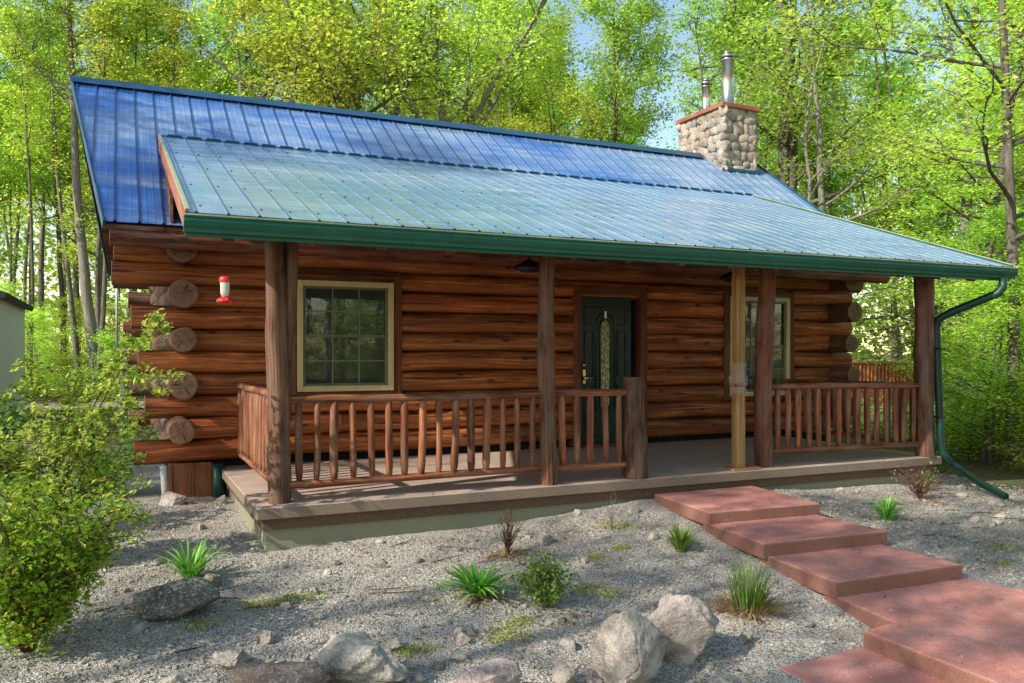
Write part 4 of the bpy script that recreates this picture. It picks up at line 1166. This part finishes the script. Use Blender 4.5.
bush('arching_shrub', -.52, 7.4, 1.1, .5, 14, 7500, .05, 'loose pale green shrub whose arching branch reaches the log corner', 33, 'leaf', arches=((.80, -.35, 1.95), (.60, -.1, 1.75), (.80, -.5, 1.5), (-.1, .1, 1.6), (.2, .2, 1.45)))
bush('leafy_shrub', -1.35, 8.6, 1.3, .8, 14, 7000, .055, 'dark green shrub in front of the pale shed wall', 35, 'leaf_dark')
bush('leafy_shrub', -.2, 10.4, .75, .6, 12, 5000, .045, 'low light green shrub beside the rear left cabin corner', 36, 'leaf')

# ------------------------------------------------------------------ shed, utility box, rear railing
sh = empty('shed', (-4.2, 20.5, -.3), 'pale cream shed with dark roof edge at the left edge', 'shed')
mb = MB(); mb.box((-7.2, 18.4, -.5), (-2.04, 23.4, 2.36), .3); wl = mb.build('wall', M['white'], sh)
mb = MB(); slab(mb, [(-7.6, 18.1, 2.9), (-4.7, 18.1, 3.3), (-4.7, 23.8, 3.3), (-7.6, 23.8, 2.9)], .12)
slab(mb, [(-4.7, 18.1, 3.3), (-1.88, 18.1, 2.42), (-1.88, 23.8, 2.42), (-4.7, 23.8, 3.3)], .12); mb.build('roof', M['shedroof'], sh)
mb = MB(); mb.add([(-7.2, 18.42, 2.34), (-2.04, 18.42, 2.34), (-4.7, 18.42, 3.2)], [(0, 1, 2)]); mb.build('gable', M['white'], sh)
ub = empty('utility_box', (.02, 17.9, -.3), 'pale grey utility meter box on a post behind the left cabin corner', 'utility box')
mb = MB(); mb.box((-.05, 17.9, .95), (.20, 18.05, 1.36), .3, 2, .015); mb.box((0, 17.87, 1.12), (.15, 17.9, 1.27), .3, 2, .008); mb.build('meter_box', M['grey'], ub)
mb = MB(); mb.box((.03, 17.95, -.4), (.12, 18.02, .948), .3, 2, .008); mb.build('post', M['grey'], ub)
mb = MB(); tube(mb, [(-.02, 18., 1.36), (-.02, 18., 3.2)], [.022, .022], 8); mb.build('conduit', M['pvc'], ub)

rd = empty('deck_railing', (23.7, 21., -.4), 'sunlit orange-brown railing of a separate deck beyond the right end of the cabin', 'railing')
mb = MB(); mb.box((21.2, 21., -.08), (26.3, 24., .0), .4, 0, .01); mb.box((21.2, 20.95, -.6), (26.3, 20.997, -.005), .6, 0, .006); mb.build('deck_board', M['rail_orange'], rd)
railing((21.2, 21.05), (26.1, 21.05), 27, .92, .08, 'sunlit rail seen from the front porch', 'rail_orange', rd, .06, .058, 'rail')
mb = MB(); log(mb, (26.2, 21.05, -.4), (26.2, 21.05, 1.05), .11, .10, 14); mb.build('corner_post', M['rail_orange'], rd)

# ------------------------------------------------------------------ trees
def at(px, F):
    th = math.atan(394/839); R = (px-512)/839*F
    return F*math.sin(th)+R*math.cos(th), F*math.cos(th)-R*math.sin(th)

def tree_meshes(seed, H, r0, clear, nl, limb, nleaf, leaf, mat, bark, flat=.5, up=.45, csig=.23, forks=(), lean=.03, order2=5, gap=1., shape=1., wig=.035):
    """returns (trunk mesh, crown mesh); a tapering trunk, limbs, branches, twigs and small leaves round the twigs"""
    rr = random.Random(seed); rs = np.random.RandomState(seed); mb = MB(); A = []
    def path(p, d_, L, n, wig, lift):
        pts = [Vector(p)]; d_ = Vector(d_).normalized()
        for i in range(n):
            d_ = (d_+Vector((rr.gauss(0, wig), rr.gauss(0, wig), rr.gauss(0, wig*.6)+lift))).normalized()
            pts.append(pts[-1]+d_*L/n)
        return pts
    def branch(p, d_, L, r, lvl):
        n = 6 if lvl == 1 else 4
        pts = path(p, d_, L, n, .16, .05 if lvl == 1 else .02)
        tube(mb, pts, [r*(1-.8*i/n) for i in range(n+1)], 6 if lvl == 1 else 4, rr.random(), closed_end=False)
        if lvl >= 2:
            for i in range(1, n+1): A.append((pts[i], csig*(.7+.5*i/n)))
        if lvl < 3:
            m_ = order2 if lvl == 1 else 3
            for j in range(m_):
                t = rr.uniform(.3, 1.) if lvl == 1 else rr.uniform(.2, 1.); k = min(int(t*n), n-1); q = pts[k].lerp(pts[k+1], t*n-k)
                base = (pts[k+1]-pts[k]).normalized(); s_ = Vector((rr.gauss(0, 1), rr.gauss(0, 1), rr.gauss(0, flat)))
                dd = (base*.7+s_.normalized()*.9).normalized()
                branch(q, dd, L*rr.uniform(.35, .6), r*.42, lvl+1)
    stems = [((0, 0, 0), (lean*rr.uniform(-1, 1), lean*rr.uniform(-1, 1), 1), H, r0, 0.)]
    tr = path((0, 0, -.3), stems[0][1], H+.3, 14, wig, .02)
    if forks:
        zf = forks[0]; k = next(i for i, p in enumerate(tr) if p.z > zf); tr_low = tr[:k+1]
        tube(mb, tr_low, [r0*(1.25-.35*i/max(1, k)) if i else r0*1.5 for i in range(k+1)], 12, rr.random())
        trunks = []
        for (dx, dy, L, rf) in forks[1:]:
            pts = path(tr_low[-1]-Vector((0, 0, .15)), (dx, dy, 1), L, 10, .07, .05)
            tube(mb, pts, [rf*(1-.8*i/10) for i in range(11)], 8, rr.random()); trunks.append((pts, rf, L))
    else:
        tube(mb, tr, [r0*(1.5 if i == 0 else (1.1-.95*i/14)) for i in range(15)], 10, rr.random()); trunks = [(tr, r0, H)]
    per = max(1, nl//len(trunks))
    for pts, rf, L in trunks:
        n = len(pts)-1
        for j in range(per):
            t = (clear if not forks else .12)+(1-(clear if not forks else .12))*(j+rr.random())/per; t = min(t, .985)
            k = min(int(t*n), n-1); q = pts[k].lerp(pts[k+1], t*n-k)
            a = rr.uniform(0, 2*PI); el = rr.uniform(.1, .7)+t*.5
            Ls = limb*(1-.62*t**1.5 if shape == 1. else (1-.25*t))*rr.uniform(.65, 1.15)
            branch(q, (math.cos(a), math.sin(a), el*(.35 if flat < .3 else 1.)), Ls, rf*(1.05-.85*t)*.42+.008, 1)
    me_t = mb.build('tmp', M[bark], None); tm = me_t.data; bpy.data.objects.remove(me_t)
    idx = rs.randint(0, len(A), nleaf)
    C_ = np.array([tuple(A[i][0]) for i in idx]); s_ = np.array([A[i][1] for i in idx])[:, None]
    P = C_+rs.randn(nleaf, 3)*s_*np.array([1, 1, .35 if flat < .3 else .75])
    # light and dark clumps: each branch end has its own tone
    tone = rs.rand(len(A)); rn = np.clip(.6*tone[idx]+.4*rs.rand(nleaf), 0, 1)
    P[:, 2] = np.maximum(P[:, 2], .1)
    V, F = leaves_np(P, leaf, rs, up, .62, .05)
    cm = np_mesh('crown', V, F, M[mat], np.repeat(rn, 4), mesh_only=True)
    return tm, cm
def plant_tree(name, ms, x, y, rz=0., s=1., label=None, cat='tree', group=None, sz=None):
    r = empty(name, (x, y, gz(x, y)-.05 if math.hypot(x, y) > 3 else -.6), label, cat, group)
    r.rotation_euler = (0, 0, rz); r.scale = (s, s, sz or s)
    for nm, me in (('trunk', ms[0]), ('crown', ms[1])):
        o = bpy.data.objects.new(nm, me); C.objects.link(o); o.parent = r
    return r

A_tall = [tree_meshes(101, 17, .16, .42, 20, 3.6, 14000, .12, 'leaf', 'bark'), tree_meshes(102, 16, .13, .35, 22, 3.2, 15000, .12, 'leaf', 'bark'),
          tree_meshes(103, 18, .19, .5, 18, 4.0, 13000, .13, 'leaf', 'bark_pale'), tree_meshes(104, 15, .11, .3, 20, 2.8, 12000, .11, 'leaf_yellow', 'bark')]
A_pole = [tree_meshes(111, 15, .085, .62, 10, 2.0, 4200, .12, 'leaf_yellow', 'bark'), tree_meshes(112, 16, .11, .6, 11, 2.2, 4600, .12, 'leaf', 'bark_pale')]
A_under = [tree_meshes(121, 5.5, .05, .12, 22, 2.0, 9000, .085, 'leaf', 'bark', flat=.12, up=1.1, csig=.2), tree_meshes(122, 4.2, .04, .08, 20, 1.8, 8000, .08, 'leaf_yellow', 'bark', flat=.12, up=1.1, csig=.2),
           tree_meshes(123, 2.4, .03, .05, 16, 1.3, 6000, .07, 'leaf', 'bark', flat=.15, up=1., csig=.2), tree_meshes(124, 6.5, .06, .1, 26, 2.2, 10000, .09, 'leaf_dark', 'bark', flat=.2, up=.8, csig=.24)]

# trees that stand out
x, y = at(467, 25)
plant_tree('maple_tree', tree_meshes(201, 15, .30, .5, 54, 3.6, 30000, .115, 'leaf_yellow', 'bark_pale', forks=(7.0, (-.55, .1, 7, .11), (-.06, .15, 9, .15), (.55, -.2, 7.5, .11), (.95, .1, 7, .09), (-1.3, .0, 6.5, .08))), x, y, label='large maple with several spreading limbs rising behind the middle of the roof')
x, y = at(388, 24)
plant_tree('maple_tree', tree_meshes(202, 13, .2, .5, 40, 3.4, 22000, .115, 'leaf_yellow', 'bark', forks=(6.2, (-.9, .1, 7, .12), (-.3, .1, 8, .13), (.3, .2, 7, .1), (-1.6, .0, 6, .1))), x, y, label='maple with dark limbs leaning left behind the roof, left of the large maple')
x, y = at(792, 25)
plant_tree('oak_tree', tree_meshes(203, 17, .24, .5, 40, 3.2, 19000, .12, 'leaf', 'bark', forks=(4.5, (-.05, 0, 13, .2), (.07, .03, 13, .2))), x, y, label='twin-stemmed tree rising right of the chimney')
x, y = at(812, 22)
plant_tree('leaning_tree', tree_meshes(204, 12, .14, .5, 22, 2.6, 7000, .11, 'leaf', 'bark_pale', forks=(2.8, (.36, -.1, 9, .11), (-.2, .1, 8, .07))), x, y, label='slender tree leaning right beside the twin-stemmed tree')
x, y = at(1011, 13)
plant_tree('maple_tree', tree_meshes(205, 13, .095, .28, 30, 4.2, 24000, .085, 'leaf_yellow', 'bark', flat=.15, up=1.0, csig=.26, lean=.0, wig=.012), x, y, rz=2.2, label='near maple with a straight dark trunk at the right edge, long boughs reaching left')
x, y = at(97, 31)
plant_tree('pale_trunk_tree', tree_meshes(206, 18, .21, .55, 18, 3.6, 12000, .12, 'leaf', 'bark_pale'), x, y, label='thickest pale tree trunk between the shed and the cabin')
x, y = at(975, 20)
plant_tree('maple_tree', tree_meshes(207, 12, .11, .2, 34, 3.4, 22000, .10, 'leaf_yellow', 'bark', flat=.14, up=1.0, csig=.26), x, y, label='maple with layered sprays of leaves above the right end of the porch roof')
x, y = at(716, 24)
plant_tree('young_tree', tree_meshes(208, 11.5, .10, .4, 24, 2.2, 6500, .10, 'leaf', 'bark', flat=.6), x, y, label='thin young tree behind the left side of the chimney')

# the forest behind, on both sides and behind the photographer
rr = random.Random(77)
FG = 'trees of the surrounding forest'
def forest(n, px0, px1, F0, F1, kinds, name, label, s0=.85, s1=1.15, group=FG, mind=1.3, avoid=()):
    placed = []
    tries = 0
    while len(placed) < n and tries < 4000:
        tries += 1
        px = rr.uniform(px0, px1); F = rr.uniform(F0**.8, F1**.8)**1.25
        if any(a < px < b and F < f_ for a, b, f_ in avoid): continue
        x, y = at(px, F)
        if any((x-a)**2+(y-b)**2 < mind**2 for a, b in placed): continue
        if 800 < px < 950 and F < 32: continue
        if 11 < x < 24.5 and 15.5 < y < 22: continue
        if -1. < x < 12. and 6 < y < 17.5: continue
        if x < -.6 and x > -7.6 and 17 < y < 24.5: continue
        placed.append((x, y)); s = rr.uniform(s0, s1)
        plant_tree(name, rr.choice(kinds), x, y, rr.uniform(0, 6.28), s, label, 'tree', group)
forest(40, -60, 260, 27, 52, A_pole, 'forest_tree', 'thin straight-trunked forest tree with leaves only near its top')
forest(26, -140, 420, 31, 46, A_tall, 'forest_tree', 'tall leafy forest tree in the woods behind the cabin')
forest(20, 380, 720, 29, 48, A_tall, 'forest_tree', 'tall leafy forest tree in the woods behind the cabin', avoid=((622, 712, 80),))
forest(26, 680, 1200, 24, 46, A_tall, 'forest_tree', 'tall leafy forest tree in the woods behind the cabin', avoid=((622, 712, 80),))
forest(16, 760, 1150, 20, 38, A_under[3:]+A_under[:1], 'understory_tree', 'bushy young tree of the forest understory', 1., 1.5, 'young trees of the understory')
forest(46, -60, 250, 26, 46, A_under[1:3], 'understory_sapling', 'low sapling growing among the forest trunks', .6, 1.1, 'saplings among the trunks', 1.)
forest(14, 850, 1120, 13, 22, A_under[:2], 'maple_sapling', 'young maple with flat bright sprays of leaves right of the cabin', .45, .8, 'young maples right of the cabin', 1.2)
forest(10, 830, 930, 20, 30, A_under, 'understory_tree', 'bushy young tree of the forest understory', .8, 1.1, 'young trees of the understory')
forest(5, 965, 1100, 11.5, 14, A_under[1:3], 'maple_sapling', 'young maple with flat bright sprays of leaves right of the cabin', .5, .75, 'young maples right of the cabin', 1.)
forest(9, 955, 1060, 12, 17, A_under[2:3], 'maple_sapling', 'low bright maple seedling growing beyond the right end of the porch', .35, .6, 'maple seedlings beyond the porch', .8)
# woods to the left of the picture (they throw the dappled shade) and behind the camera (they show in the window glass)
k = 0
A_thin = [tree_meshes(133, 17, .12, .4, 16, 3.0, 2300, .15, 'leaf', 'bark'), tree_meshes(134, 17, .12, .42, 14, 2.8, 1900, .15, 'leaf', 'bark')]
A_sun = [tree_meshes(131, 18, .15, .38, 22, 3.2, 4600, .15, 'leaf', 'bark'), tree_meshes(132, 17, .13, .42, 20, 3.0, 4200, .15, 'leaf', 'bark')]
for (x, y, kd, s) in ((-9.5, 10.6, 0, .9), (-9.5, 2.6, 3, .9), (-15.5, 1.0, 3, 1.), (-13.0, -2.6, 1, 1.), (-15.5, 6.6, 0, 1.05), (-11.4, 13.6, 1, 1.), (-19.5, 9.4, 1, 1.1), (-10.5, -6., 0, .9)):
    plant_tree('forest_tree', (A_sun+A_thin)[kd], x, y, rr.uniform(0, 6.28), s, 'tall leafy tree standing outside the picture around the clearing', 'tree', 'trees around the clearing')
for (x, y, kd, s) in ((-4, -22, 1, .8), (1, -25, 0, .9), (-9, -24, 2, .9), (8, -31, 1, 1.), (-2, -30, 3, 1.), (15, -30, 0, 1.), (24, -28, 2, 1.), (33, -27, 1, 1.)):
    plant_tree('forest_tree', A_tall[kd], x, y, rr.uniform(0, 6.28), s, 'tall leafy tree standing outside the picture around the clearing', 'tree', 'trees around the clearing')
for i in range(30):
    x, y = (rr.uniform(3.5, 15), rr.uniform(-20, -9)) if i < 17 else (rr.uniform(20, 42), rr.uniform(-18, -5))
    plant_tree('forest_tree', A_pole[1], x, y, rr.uniform(0, 6.28), rr.uniform(.8, 1.2), 'straight pale-trunked tree standing outside the picture opposite the porch', 'tree', 'trees opposite the porch')
    plant_tree('understory_sapling', A_under[i % 3], x+1, y-4, rr.uniform(0, 6.28), 1.4, 'low sapling outside the picture opposite the porch', 'tree', 'saplings opposite the porch')
# far woods as one mass
def far_woods():
    rs = np.random.RandomState(55); n = 130000
    px = rs.uniform(-260, 1300, n); F = rs.uniform(50, 75, n)
    th = math.atan(394/839); R = (px-512)/839*F
    x = F*math.sin(th)+R*math.cos(th); y = F*math.cos(th)-R*math.sin(th)
    top = 15+6*np.array([noise.noise(Vector((a*.004+3, b*.05, 1))) for a, b in zip(px, F)])+5
    gapc = np.exp(-((px-668)/44.)**2)
    top = top*(1-1.0*gapc)
    z = rs.rand(n)**.8*top-.2
    P = np.stack([x, y, z], 1)
    c = np.array([noise.noise(Vector((a*.35, b*.35, c_*.45))) for a, b, c_ in P])
    kp = (c > -.16) | (P[:, 2] < 5.); P = P[kp]; c = c[kp]
    V, F_ = leaves_np(P, .42, rs, .2, .7)
    tag(np_mesh('distant_woods', V, F_, M['leaf'], np.repeat(np.clip(.5+c*.8+.25*rs.randn(len(P)), 0, 1), 4)), kind='stuff')
far_woods()
# ground cover in the woods
def undergrowth():
    rs = np.random.RandomState(66); P = []
    for _ in range(1500):
        px = rs.uniform(-60, 1150); F = rs.uniform(12, 44); x, y = at(px, F)
        if -1. < x < 12.2 and y < 17.5: continue
        if x < 8.5 and y < 15.5: continue
        if 20.5 < x < 26.5 and 18 < y < 25: continue
        if x < -.6 and x > -7.6 and 17 < y < 24.5: continue
        if abs(y-27) < 2.2: continue
        m_ = 24; q = rs.randn(m_, 3)*np.array([.35, .35, .12])
        P.append(np.stack([x+q[:, 0], y+q[:, 1], gz(x, y)+.08+np.abs(q[:, 2])*2], 1))
    P = np.concatenate(P); V, F = leaves_np(P, .10, rs, .8)
    tag(np_mesh('undergrowth', V, F, M['leaf'], np.repeat(rs.rand(len(P)), 4)), kind='stuff')
undergrowth()

# ------------------------------------------------------------------ light, sky, camera
sun_dir = Vector((-.86, -.20, .62)).normalized()
sd_ = bpy.data.lights.new('sun', 'SUN'); sd_.energy = 6.2; sd_.angle = rad(.5); sd_.color = (1., .94, .84)
so = bpy.data.objects.new('sun', sd_); C.objects.link(so); so.rotation_euler = sun_dir.to_track_quat('Z', 'Y').to_euler(); so.location = (-20, -5, 20)
w = bpy.data.worlds.new('World'); bpy.context.scene.world = w; w.use_nodes = True
nt = w.node_tree; nt.nodes.clear()
sk = nt.nodes.new('ShaderNodeTexSky'); sk.sky_type = 'NISHITA'; sk.sun_disc = False
sk.sun_elevation = math.asin(sun_dir.z); sk.sun_rotation = math.atan2(sun_dir.x, sun_dir.y)
sk.air_density = 1.; sk.dust_density = .4; sk.ozone_density = 2.5
bg = nt.nodes.new('ShaderNodeBackground'); bg.inputs[1].default_value = .29
wo = nt.nodes.new('ShaderNodeOutputWorld'); hz = nt.nodes.new('ShaderNodeMix'); hz.data_type = 'RGBA'; hz.blend_type = 'MULTIPLY'; hz.inputs[0].default_value = 1.; hz.inputs[7].default_value = (1.25, 1.01, .81, 1)
hs_ = nt.nodes.new('ShaderNodeHueSaturation'); hs_.inputs['Saturation'].default_value = 1.1; nt.links.new(sk.outputs[0], hs_.inputs['Color']); nt.links.new(hs_.outputs[0], hz.inputs[6]); nt.links.new(hz.outputs[2], bg.inputs[0]); nt.links.new(bg.outputs[0], wo.inputs[0])

cd = bpy.data.cameras.new('camera'); cam = bpy.data.objects.new('camera', cd); C.objects.link(cam)
cam.location = (0, 0, 1.31); cam.rotation_euler = (rad(90), 0, -math.atan(394/839))
cd.sensor_width = 36; cd.lens = 839/1024*36; cd.shift_y = (352-341.5)/1024; cd.clip_end = 2000; cd.clip_start = .05
sc = bpy.context.scene; sc.camera = cam
sc.view_settings.view_transform = 'Standard'; sc.view_settings.look = 'None'; sc.view_settings.exposure = 0.; sc.view_settings.gamma = 1.
cy = sc.cycles
cy.max_bounces = 6; cy.diffuse_bounces = 3; cy.glossy_bounces = 3; cy.transmission_bounces = 3; cy.transparent_max_bounces = 6
cy.caustics_reflective = False; cy.caustics_refractive = False; cy.sample_clamp_indirect = 6.
